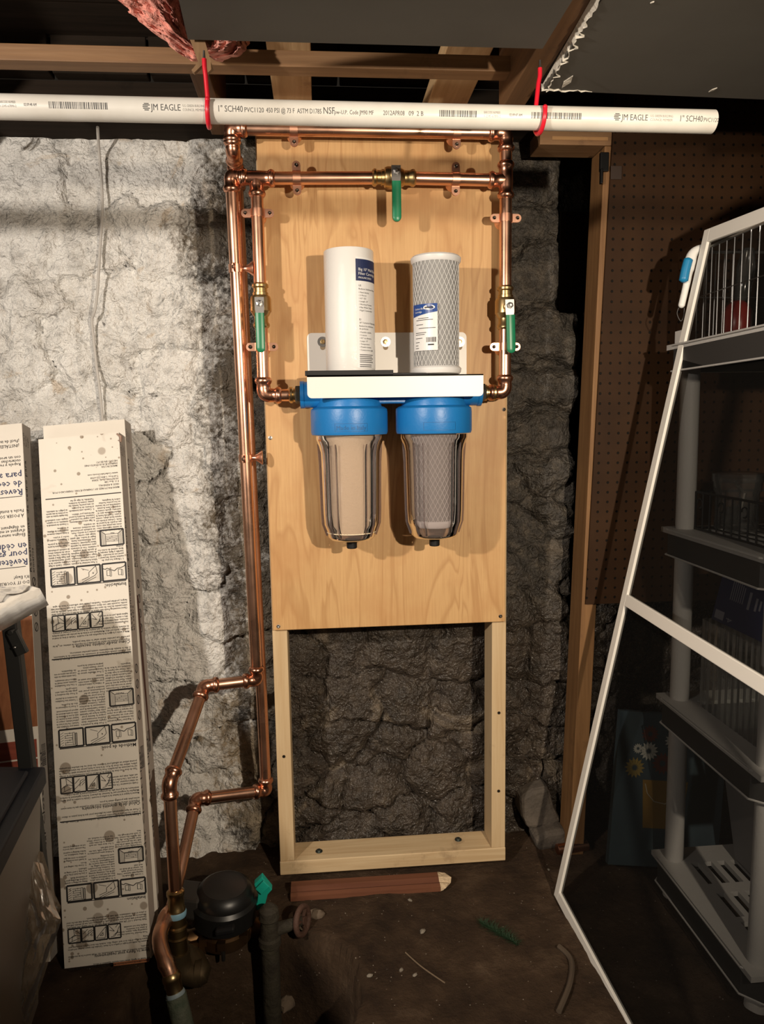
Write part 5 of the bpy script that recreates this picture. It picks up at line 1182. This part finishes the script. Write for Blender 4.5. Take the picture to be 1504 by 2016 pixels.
m.add([v+V((0, 0, .0006)) for v in vs+vs2], [(i, (i+1) % n, n+(i+1) % n, n+i) for i in range(n)]+[tuple(range(n, 2*n))]); m.build('splintered_end', simple('raw_pale_wood', (.66, .50, .32), .8, bump=(90, .8)), tr)
def pebble(px, py, r, mat, rn):
    q = atZ(px, py); z = fz(q.x, q.y); m = MB(); m.ball((0, 0, 0), (r, r*.7, r*.5), 8, 6, .22, rn)
    o = m.build('pebble', mat, smooth=True, angle=50); o.location = (q.x, q.y, z+r*.28); o.rotation_euler = (0, 0, rn.uniform(0, 6))
    return o
rn = random.Random(12); PB = simple('pale_chip', (.22, .19, .15), .8)
PB2 = simple('brown_stone', (.13, .095, .065), .85, bump=(40, .5))
for px, py, r, lab in ((807, 1769, .006, 'small white chip on the dirt below the broken casing strip'), (832, 1831, .009, 'largest white chip on the dirt floor, left of the green tuft'), (790, 1902, .006, 'flat pale chip on the dirt between two other chips'),
                       (728, 1913, .007, 'leftmost grey chip on the dirt beside the pit'), (817, 1914, .006, 'grey chip on the dirt just above the long twig'), (1080, 1705, .005, 'tiny pale chip near the foot of the screen door')):
    tag(pebble(px, py, r, PB, rn), lab, 'chip', 'pale chips on the dirt')
for px, py, r, lab in ((560, 1835, .030, 'brown stone on the right rim of the meter pit'), (595, 1815, .026, 'brown stone beside the standing valve pipe'), (490, 1945, .045, 'large round brown stone in the bottom of the pit'), (430, 1990, .030, 'brown stone in the pit nearest the lower edge'), (385, 1960, .024, 'small brown stone beside the green supply pipe'), (622, 1800, .020, 'brown stone on the dirt right of the rusty handwheel')):
    tag(pebble(px, py, r, PB2, rn), lab, 'stone', 'brown stones around the pit')
# grass-like tuft of green tinsel
q = atZ(985, 1838); m = MB()
for k in range(420):
    t = rn.uniform(-1, 1); c = V((q.x+.034*t-.004, q.y-.042*t*1.0, fz(q.x, q.y)+.004)); a = rn.uniform(0, 2*PI); l = rn.uniform(.018, .040)*(1-.4*abs(t)); h = rn.uniform(.002, .016)
    e_ = c+V((math.cos(a)*l, math.sin(a)*l*.7, h)); s_ = V((-math.sin(a), math.cos(a), 0))*.0007
    m.add([c-s_, c+s_, e_], [(0, 1, 2)])
tag(m.build('grass_tuft', simple('dark_green_needles', (.012, .040, .014), .7)), 'small dark green needle tuft lying on the dirt floor', 'tuft')
def twig(pts, r, lab, mat, name='twig'):
    P = [atZ(*p) for p in pts]; P = [V((p.x, p.y, fz(p.x, p.y)+r*1.1)) for p in P]
    tag(MB().sweep(smooth(P), r, 7).build(name, mat, smooth=True), lab, 'twig')
TW = simple('dry_twig', (.17, .12, .075), .85)
twig([(798, 1872), (830, 1898), (876, 1930)], .0016, 'long thin dry twig on the dirt floor below the pale chips', TW)
twig([(1100, 1865), (1124, 1890), (1122, 1940), (1100, 1990)], .006, 'curved dusty root on the dirt beside the screen door', simple('dusty_root', (.075, .052, .033), .9))
twig([(588, 1642), (615, 1630)], .0018, 'short pale twig on the dirt inside the stud frame', simple('pale_twig', (.30, .24, .17), .85))
q = at(1098, 1672, .02)
tag(MB().lathe([(.0135, 0), (.0145, .001), (.0145, .09), (.0135, .09)], q+V((-.002, 0, 0)), (1, .12, 0), 16).build('pipe_offcut', COPFIT, smooth=True, angle=35), 'short copper pipe offcut lying by the foot of the wooden post', 'pipe offcut')
# two loose foot stones right of the frame
FS = simple('grey_foot_stone', (.12, .098, .076), .85, var=(12, (.07, .057, .045)), bump=(35, .7))
def footstone(pts, Y, dy, lab):
    m = MB(); P = [at(x, y, Y) for x, y in pts]; m.prism(P, (0, dy, 0)); o = m.build('foot_stone', FS, bevel=.012); tag(o, lab, 'stone', 'foot stones by the post')
footstone([(1024, 1572), (1050, 1556), (1082, 1550), (1092, 1590), (1106, 1618), (1090, 1630), (1040, 1634), (1028, 1610)], .10, .11, 'pale squarish stone at the foot of the wall right of the frame')
footstone([(1052, 1654), (1078, 1640), (1114, 1634), (1120, 1668), (1060, 1678)], .06, .08, 'flat low stone on the dirt below the pale squarish stone')

# ------------------------------------------------------------------ post, header and pegboard on the right
po = MB(); xa, xb = at(1190, 300, .02), at(1145, 1200, .02)
def pox(z): return xb.x+(xa.x-xb.x)*(z-xb.z)/(xa.z-xb.z)
z0, z1 = -.005, 1.862
po.hexa([V((pox(z)+(.040 if i else 0), .02 if j == 0 else .108, z)) for z in (z0, z1) for j in (0, 1) for i in (0, 1)])
tag(po.build('wooden_post', OLD, bevel=.002), 'old orange-brown wooden post at the left edge of the pegboard', 'post')
hd = thing('wooden_header', (.48, .06, 1.86), 'horizontal wooden header resting on top of the old post', 'beam')
MB().box((.385, .020, 1.863), (.60, .108, 1.902)).build('header_beam', OLDX, hd, bevel=.002)
MB().box((.415, .0185, 1.874), (.556, .0198, 1.882)).build('face_strip', m_lumber('light_strip', (.42, .24, .10), (.34, .18, .075), (.1, .05, .02), 'X'), hd)
zb = .711
pg = MB(); xt, xo = at(1205, 265, .012), at(1150, 1190, .012)
pg.hexa([V((x, y, z)) for z, xl_ in ((xo.z, xo.x+.004), (2.09, xt.x+.010)) for y in (.012, .0175) for x in (xl_, 1.45)])
tag(pg.build('pegboard', PEG), 'large dark brown pegboard panel on the right behind the shelves', 'pegboard')
pg2 = MB().box((.552, .36, .95), (.72, .366, 1.80)).build('pegboard', PEG); tag(pg2, 'strip of dark pegboard deep in the gap left of the wooden post', 'pegboard')
a = at(1186, 318, .0); MB_ = MB(); MB_.obox((pox(1.83)-.012, .012, 1.80), (.022, 0, 0), (0, .012, 0), (0, 0, .045)); MB_.obox((pox(1.83)-.012, .008, 1.77), (.006, 0, 0), (0, .012, 0), (0, 0, .035))
tag(MB_.build('metal_clip', simple('black_iron', (.02, .02, .02), .4, .8), bevel=.002), 'small black iron bracket at the top of the wooden post', 'bracket')
q = at(1213, 340, .0105); tag(MB().box((q.x-.014, .0085, q.z-.016), (q.x+.014, .0118, q.z+.016)).build('cover_plate', simple('dark_brown_plate', (.030, .016, .010), .5), bevel=.001), 'small dark square plate fixed to the top left of the pegboard', 'plate')

# ------------------------------------------------------------------ grey resin shelf unit behind the screen door
SH = [1.362, .932, .513, .096]; BH = .062
su = thing('shelf_unit', (1.0, -.35, 0), 'grey resin shelf unit standing behind the leaning screen door', 'shelf unit')
SX0, SX1, SY0, SY1 = .648, 1.52, -.575, -.135
for zt in SH:
    m = MB()
    # top deck with slots: built as strips between the slots
    def deck(x0, x1, y0, y1): m.box((x0, y0, zt-.012), (x1, y1, zt))
    m_ = m
    c = .035
    xs_ = [SX0+.070+g*.235+k*.034 for g in range(3) for k in range(5)]
    ys_ = [(SY0+.070, SY0+.155), (SY0+.172, SY0+.257), (SY0+.290, SY0+.375)]
    last = SX0
    for x_ in xs_:
        deck(last, x_, SY0, SY1); yl = SY0
        for y0_, y1_ in ys_: deck(x_, x_+.020, yl, y0_); yl = y1_
        deck(x_, x_+.020, yl, SY1); last = x_+.020
    deck(last, SX1, SY0, SY1)
    o = m.build('shelf_deck', GREYP, su)
    # skirt with chamfered corners, and a pale bead along its edges
    poly = [(SX0, SY0+c), (SX0+c, SY0), (SX1-c, SY0), (SX1, SY0+c), (SX1, SY1-c), (SX1-c, SY1), (SX0+c, SY1), (SX0, SY1-c)]
    m = MB(); n = len(poly)
    out = [V((x, y, 0)) for x, y in poly]; cc = V(((SX0+SX1)/2, (SY0+SY1)/2, 0)); inn = [p+(cc-p).normalized()*.006 for p in out]
    vs = [p+V((0, 0, z)) for z in (zt-BH, zt-.0125) for p in out]+[p+V((0, 0, z)) for z in (zt-BH, zt-.0125) for p in inn]
    m.add(vs, [(i, (i+1) % n, n+(i+1) % n, n+i) for i in range(n)]+[(2*n+(i+1) % n, 2*n+i, 3*n+i, 3*n+(i+1) % n) for i in range(n)]+[((i+1) % n, i, 2*n+i, 2*n+(i+1) % n) for i in range(n)])
    m.build('skirt', CHSHADE, o)
    m = MB()
    for z in (zt-.003, zt-BH):
        P = [p+(p-cc).normalized()*.004+V((0, 0, z)) for p in out]; m.sweep(P+[P[0]], .0022, 6)
    m.build('edge_bead', GREYP, o)
pxs = ((SX0+.040, SY1-.040), (SX0+.040, SY0+.040), (SX1-.04, SY1-.04), (SX1-.04, SY0+.04))
for (x, y) in pxs:
    for hi, lo in ((SH[0]-BH, SH[1]), (SH[1]-BH, SH[2]), (SH[2]-BH, SH[3]), (SH[3]-BH, -.005)):
        MB().lathe([(.0215, lo), (.0225, lo+.01), (.0215, hi-.01), (.0205, hi+.02)] if hi > .1 else [(.024, lo), (.020, hi+.02)], (x, y, 0), n=20).build('post' if hi > .1 else 'foot', GREYP if hi > .1 else simple('pale_foot', (.5, .48, .45), .5), su, True, angle=60)

# things on the shelves ------------------------------------------------
WIRE = simple('chrome_wire', (.55, .54, .52), .3, .9)
wb = thing('wire_basket', (.80, -.36, SH[0]), 'chrome wire basket on the top shelf behind the screen', 'basket')
bx0, bx1, by0, by1, bz0, bz1 = .700, .97, -.555, -.17, SH[0]+.004, SH[0]+.205
m = MB(); loop = [(bx0, by0), (bx1, by0), (bx1, by1), (bx0, by1), (bx0, by0)]
m.sweep([V((x-.0, y, bz1)) for x, y in loop], .0035, 6); rim = m.build('rim', WIRE, wb)
m = MB()
for z in (bz0, bz0+.10): m.sweep([V((x, y, z)) for x, y in loop], .0015, 5)
for i in range(14):
    y = by0+(by1-by0)*i/13; m.sweep([V((bx0, y, bz0)), V((bx0, y, bz1))], .0014, 5); m.sweep([V((bx1, y, bz0)), V((bx1, y, bz1))], .0014, 5)
    x = bx0+(bx1-bx0)*i/13; m.sweep([V((x, by0, bz0)), V((x, by0, bz1))], .0014, 5); m.sweep([V((x, by1, bz0)), V((x, by1, bz1))], .0014, 5); m.sweep([V((x, by0, bz0)), V((x, by1, bz0))], .0014, 5)
m.build('wires', WIRE, wb)
# blue and white scrubbing brush hooked over the basket
h = thing('scrub_brush', at(1362, 560, -.17), 'white and blue brush handle hooked over the wire basket', 'brush')
P = smooth([at(x, y, -.185) for x, y in ((1396, 488), (1378, 490), (1364, 500), (1358, 520), (1354, 548), (1348, 575), (1342, 600))], 5)
R = [.0085+.0045*max(0, 1-abs(i/len(P)-.45)*3)*(1 if i/len(P) < .55 else .3)-.001*(i > len(P)*.6) for i in range(len(P))]; m = MB(); m.sweep(P, R, 12); m.ball(P[-1], R[-1], 12, 8); m.build('handle', simple('white_handle', (.74, .74, .72), .35), h, True, angle=60)
P = smooth([at(x, y, -.196) for x, y in ((1356, 508), (1350, 530), (1345, 556))], 5); MB().sweep(P, [.004]+[.010]*(len(P)-2)+[.004], 10).build('grip', simple('blue_grip', (.01, .20, .42), .4), h, True, angle=60)
MB().sweep(smooth([at(x, y, -.185) for x, y in ((1336, 606), (1333, 618), (1340, 632), (1346, 622), (1347, 606))], 5), .0008, 5).build('cord_loop', simple('dark_cord', (.08, .08, .08), .7), h)
# things in the basket
RB = simple('red_bottle', (.36, .03, .022), .3)
b = thing('red_bottle', (.755, -.24, bz0), 'small red bottle standing in the wire basket', 'bottle')
MB().lathe([(.026, 0), (.030, .008), (.030, .055), (.022, .070), (.012, .078)], (.755, -.245, bz0+.002), n=20).build('bottle_body', RB, b, True, angle=50)
MB().lathe([(.013, .078), (.016, .085), (.020, .15), (.012, .19)], (.755, -.245, bz0+.002), (.1, 0, 1), 16).build('clear_neck', CLEAR, b, True)
m = MB(); m.lathe([(.040, 0), (.045, .01), (.045, .12), (.03, .14)], (.79, -.42, bz0+.002), n=20)
b = m.build('white_pouch', simple('pale_pouch', (.30, .30, .29), .5), smooth=True, angle=50); tag(b, 'pale plastic jar in the wire basket right of the red bottle', 'jar')
b = thing('spray_bottle', (.90, -.30, bz0), 'dark bottle with a red cap in the wire basket', 'bottle')
MB().lathe([(.035, 0), (.040, .01), (.040, .15), (.02, .19), (.014, .20)], (.90, -.30, bz0+.002), n=20).build('bottle_body', BLACK, b, True, angle=50)
MB().lathe([(.020, .195), (.022, .20), (.022, .225), (.012, .235)], (.90, -.30, bz0+.002), n=16).build('cap', simple('red_cap', (.42, .02, .02), .4), b, True, angle=50)
tag(MB().box((.660, -.185, SH[0]+.0005), (.671, -.150, SH[0]+.03)).build('paper_card', simple('white_card_slip', (.6, .58, .55), .7)), 'white card slip on the corner of the top shelf', 'card')
# second shelf: jar in a black scroll basket
jb = thing('scroll_basket', (.83, -.36, SH[1]), 'black wire basket with scrolled sides on the second shelf', 'basket')
m = MB(); z0 = SH[1]+.004; x0, x1, y0, y1 = .70, .98, -.53, -.20
for z in (z0, z0+.085): m.sweep([V((x, y, z)) for x, y in ((x0, y0), (x1, y0), (x1, y1), (x0, y1), (x0, y0))], .0028, 6)
for k in range(12):
    y = y0+(y1-y0)*k/11; m.sweep([V((x0, y, z0)), V((x0, y, z0+.085))], .002, 5)
    if k % 3 == 1: m.sweep([V((x0-.001, y+.012+.011*math.cos(t*.5), z0+.060+.011*math.sin(t*.5))) for t in range(11)], .002, 5)
for k in range(9):
    x = x0+(x1-x0)*k/8; m.sweep([V((x, y0, z0)), V((x, y0, z0+.085))], .002, 5); m.sweep([V((x, y1, z0)), V((x, y1, z0+.085))], .002, 5); m.sweep([V((x, y0, z0)), V((x, y1, z0))], .002, 5)
m.build('basket_wires', BLACK, jb)
j = thing('glass_jar', (.76, -.27, z0+.003), 'clear round jar standing in the black scroll basket', 'jar')
MB().lathe([(.040, .0), (.046, .006), (.046, .085), (.050, .090), (.052, .12)], (.76, -.265, z0+.003), n=28, caps=False).build('jar_wall', CLEAR, j, True, angle=50)
MB().lathe([(.0525, .110), (.054, .112), (.054, .128), (.050, .130), (.0, .130)], (.76, -.265, z0+.003), n=28).build('lid', CLEAR, j, True, angle=50)
tag(MB().sweep([V((.742, -.30, z0+.02)), V((.75, -.31, z0+.09)), V((.748, -.27, z0+.115))], [.004, .005, .004], 8).build('foil_strip', simple('foil', (.75, .72, .66), .25, .9), smooth=True), 'shiny foil strip leaning in the black scroll basket', 'foil')
b = MB(); b.lathe([(.05, 0), (.075, .03), (.085, .085), (.080, .088), (.06, .10), (.0, .108)], (.875, -.40, z0+.003), n=28); tag(b.build('lidded_bowl', simple('grey_blue_bowl', (.16, .19, .19), .45), smooth=True, angle=50), 'grey-blue lidded bowl in the black scroll basket', 'bowl')
# third shelf: blue card box leaning back
bo = V((.722, -.245, SH[2]+.217)); ex, ey, ez = V((.006, -.25, .0)), V((.06, .0, 0)), V((.040, .02, .120))
sb = thing('blue_box', bo, 'dark blue product box with colour tiles tilted on the ribbed container', 'box')
MB().obox(bo, ex, ey, ez).build('carton', simple('dark_blue_card', (.010, .016, .065), .5), sb)
nb = ex.cross(ez).normalized(); nb = nb if nb.x < 0 else -nb
def bp_(s, t, h=.0008): return bo+ex*s+ez*t+nb*h
m = MB()
for s0, s1, t0, t1, in ((.72, .86, .55, .98), (.88, .99, .55, .98)):
    pass
m.add([bp_(*p) for p in ((.74, .10), (.96, .10), (.96, .62), (.74, .62))], [(0, 1, 2, 3)]); m.build('green_tile', simple('olive_green', (.16, .18, .025), .5), sb)
m = MB(); m.add([bp_(*p) for p in ((.98, .06), (1.0, .06), (1.0, .6), (.98, .6))], [(0, 1, 2, 3)]); m.build('red_tile', simple('dull_red', (.25, .04, .03), .5), sb)
m = MB(); m.add([bp_(*p) for p in ((.04, .05), (.18, .05), (.18, .20), (.04, .20))], [(0, 1, 2, 3)])
for k in range(7): m.add([bp_(*p) for p in ((.20+.03*k, .45), (.212+.03*k, .45), (.212+.03*k, .86-.02*k), (.20+.03*k, .86-.02*k))], [(0, 1, 2, 3)])
for s0, w_, t0, t1 in ((.46, .035, .40, .70), (.56, .03, .42, .64), (.62, .025, .45, .62)): m.add([bp_(*p) for p in ((s0, t0), (s0+w_, t0), (s0+w_, t1), (s0, t1))], [(0, 1, 2, 3)])
m.text('4', .03, lambda x, y: bp_(.22+y/.235, .06+x/.19)); m.build('pale_print', simple('pale_print', (.20, .20, .24), .6), sb)
# clear ribbed container on the third shelf, the blue box on top of it
m = MB(); N = 36; rect_ = [(.712, -.545), (.99, -.545), (.99, -.225), (.712, -.225)]; ring_ = []
for (ax_, ay_), (bx_, by_) in zip(rect_, rect_[1:]+rect_[:1]):
    nrm = V((by_-ay_, -(bx_-ax_), 0)).normalized()
    for k in range(N): ring_.append(V((ax_+(bx_-ax_)*k/N, ay_+(by_-ay_)*k/N, 0))+nrm*(.002 if k % 2 else 0))
n = len(ring_); zl, zh = SH[2]+.001, SH[2]+.212
vs = [p+V((0, 0, z_)) for z_ in (zl, zh) for p in ring_]
m.add(vs, [(i, (i+1) % n, n+(i+1) % n, n+i) for i in range(n)]+[tuple(reversed(range(n))), tuple(range(n, 2*n))])
tag(m.build('ribbed_container', CLEAR), 'clear ribbed plastic container on the third shelf under the blue box', 'container')
# bottom shelf bin
m = MB(); z = SH[3]+.0005; A_ = [(.83, -.50), (1.15, -.50), (1.15, -.20), (.83, -.20)]; B_ = [(.80, -.53), (1.18, -.53), (1.18, -.17), (.80, -.17)]
vs = [V((x, y, z)) for x, y in A_]+[V((x, y, z+.27)) for x, y in B_]
m.add(vs, [(0, 3, 2, 1)]+[(i, (i+1) % 4, 4+(i+1) % 4, 4+i) for i in range(4)]); o = m.build('grey_bin', simple('grey_bin_plastic', (.17, .165, .17), .5), bevel=.01)
sm = o.modifiers.new('solid', 'SOLIDIFY'); sm.thickness = .003; tag(o, 'plain grey bin standing on the bottom shelf', 'bin')
# flower picture leaning under the pegboard behind the shelves
pc = [at(1178, 1452, -.055), at(1197, 1702, -.10), at(1400, 1712, -.10), at(1392, 1380, -.05)]
O_ = pc[1]; ux = (pc[2]-pc[1]).normalized(); uz = pc[0]-pc[1]; uz = (uz-ux*uz.dot(ux)).normalized(); un = ux.cross(uz); PW, PH = .30, .40
O_ = V((O_.x, O_.y, max(.02, O_.z)))
cv = thing('flower_painting', O_, 'blue canvas with daisies in a yellow pot leaning behind the screen', 'painting')
MB().obox(O_, ux*PW, un*-.018, uz*PH).build('canvas', simple('blue_canvas', (.040, .070, .085), .8, var=(6, (.03, .052, .066))), cv)
def cvp(u, v, h=.001): return O_+ux*u+uz*v+un*h
m = MB(); m.add([cvp(*p) for p in ((.085, .10), (.19, .10), (.20, .225), (.075, .225))], [(0, 1, 2, 3)]); m.build('painted_pot', simple('ochre_paint', (.23, .13, .02), .8), cv)
def daisy(cx, cy, r, mat, nm):
    m = MB()
    for k in range(14):
        a = 2*PI*k/14; t_ = V((math.cos(a), math.sin(a), 0)); s_ = V((-t_.y, t_.x, 0))*.18*r
        m.add([cvp(cx+q.x, cy+q.y, .0014) for q in (t_*.2*r, t_*.6*r+s_, t_*r, t_*.6*r-s_)], [(0, 1, 2, 3)])
    m.build(nm, mat, cv)
WP, YPt, RP = simple('white_paint', (.50, .50, .44), .8), simple('yellow_paint', (.30, .22, .06), .8), simple('maroon_paint', (.14, .04, .03), .8)
daisy(.085, .30, .026, WP, 'painted_daisy'); daisy(.055, .305, .014, WP, 'painted_daisy'); daisy(.050, .255, .028, YPt, 'painted_daisy'); daisy(.085, .345, .024, RP, 'painted_daisy'); daisy(.125, .27, .03, RP, 'painted_daisy'); daisy(.15, .33, .024, WP, 'painted_daisy')
m = MB(); m.sweep([cvp(*p, .002) for p in ((.082, .215), (.09, .19), (.11, .17), (.14, .165), (.17, .18))], .0016, 5); m.build('painted_ribbon', simple('cream_paint', (.42, .36, .24), .8), cv)

# ------------------------------------------------------------------ leaning screen door
D0 = atZ(1098, 1757); D0.z = fz(D0.x, D0.y)+.004
hx = -ray(577, 770).normalized(); _d = ray(1395, 455); DT = CP+_d*((D0-CP).dot(hx)/_d.dot(hx))
vz = DT-D0; vz -= hx*vz.dot(hx); DH = vz.length; vz.normalize(); dn_ = hx.cross(vz)
dn_ = dn_ if dn_.x < 0 else -dn_
DW = .92; FWd = .024
sd = thing('screen_door', D0, 'white aluminium framed screen door leaning against the shelf unit', 'screen door')
def dbar(u0, v0, u1, v1, nm): MB().obox(D0+hx*u0+vz*v0, hx*(u1-u0), vz*(v1-v0), dn_*.011).build(nm, ALU, sd, bevel=.0015)
vm = None
for i in range(400):
    p = D0+vz*(DH*i/400); d = p-CP; y_ = 1008-F*d.dot(CU)/d.dot(CF)
    if y_ < 1178: vm = DH*i/400; break
dbar(0, 0, FWd, DH, 'stile'); dbar(DW-FWd, 0, DW, DH, 'stile')
dbar(FWd, 0, DW-FWd, FWd, 'rail'); dbar(FWd, DH-FWd-.006, DW-FWd, DH, 'rail'); dbar(FWd, vm-.014, DW-FWd, vm+.014, 'rail')
for v0, v1 in ((FWd, vm-.014), (vm+.014, DH-FWd-.006)):
    m = MB(); m.add([D0+hx*u+vz*v+dn_*.005 for u, v in ((FWd, v0), (DW-FWd, v0), (DW-FWd, v1), (FWd, v1))], [(0, 1, 2, 3)]); m.build('screen', SCREEN, sd)
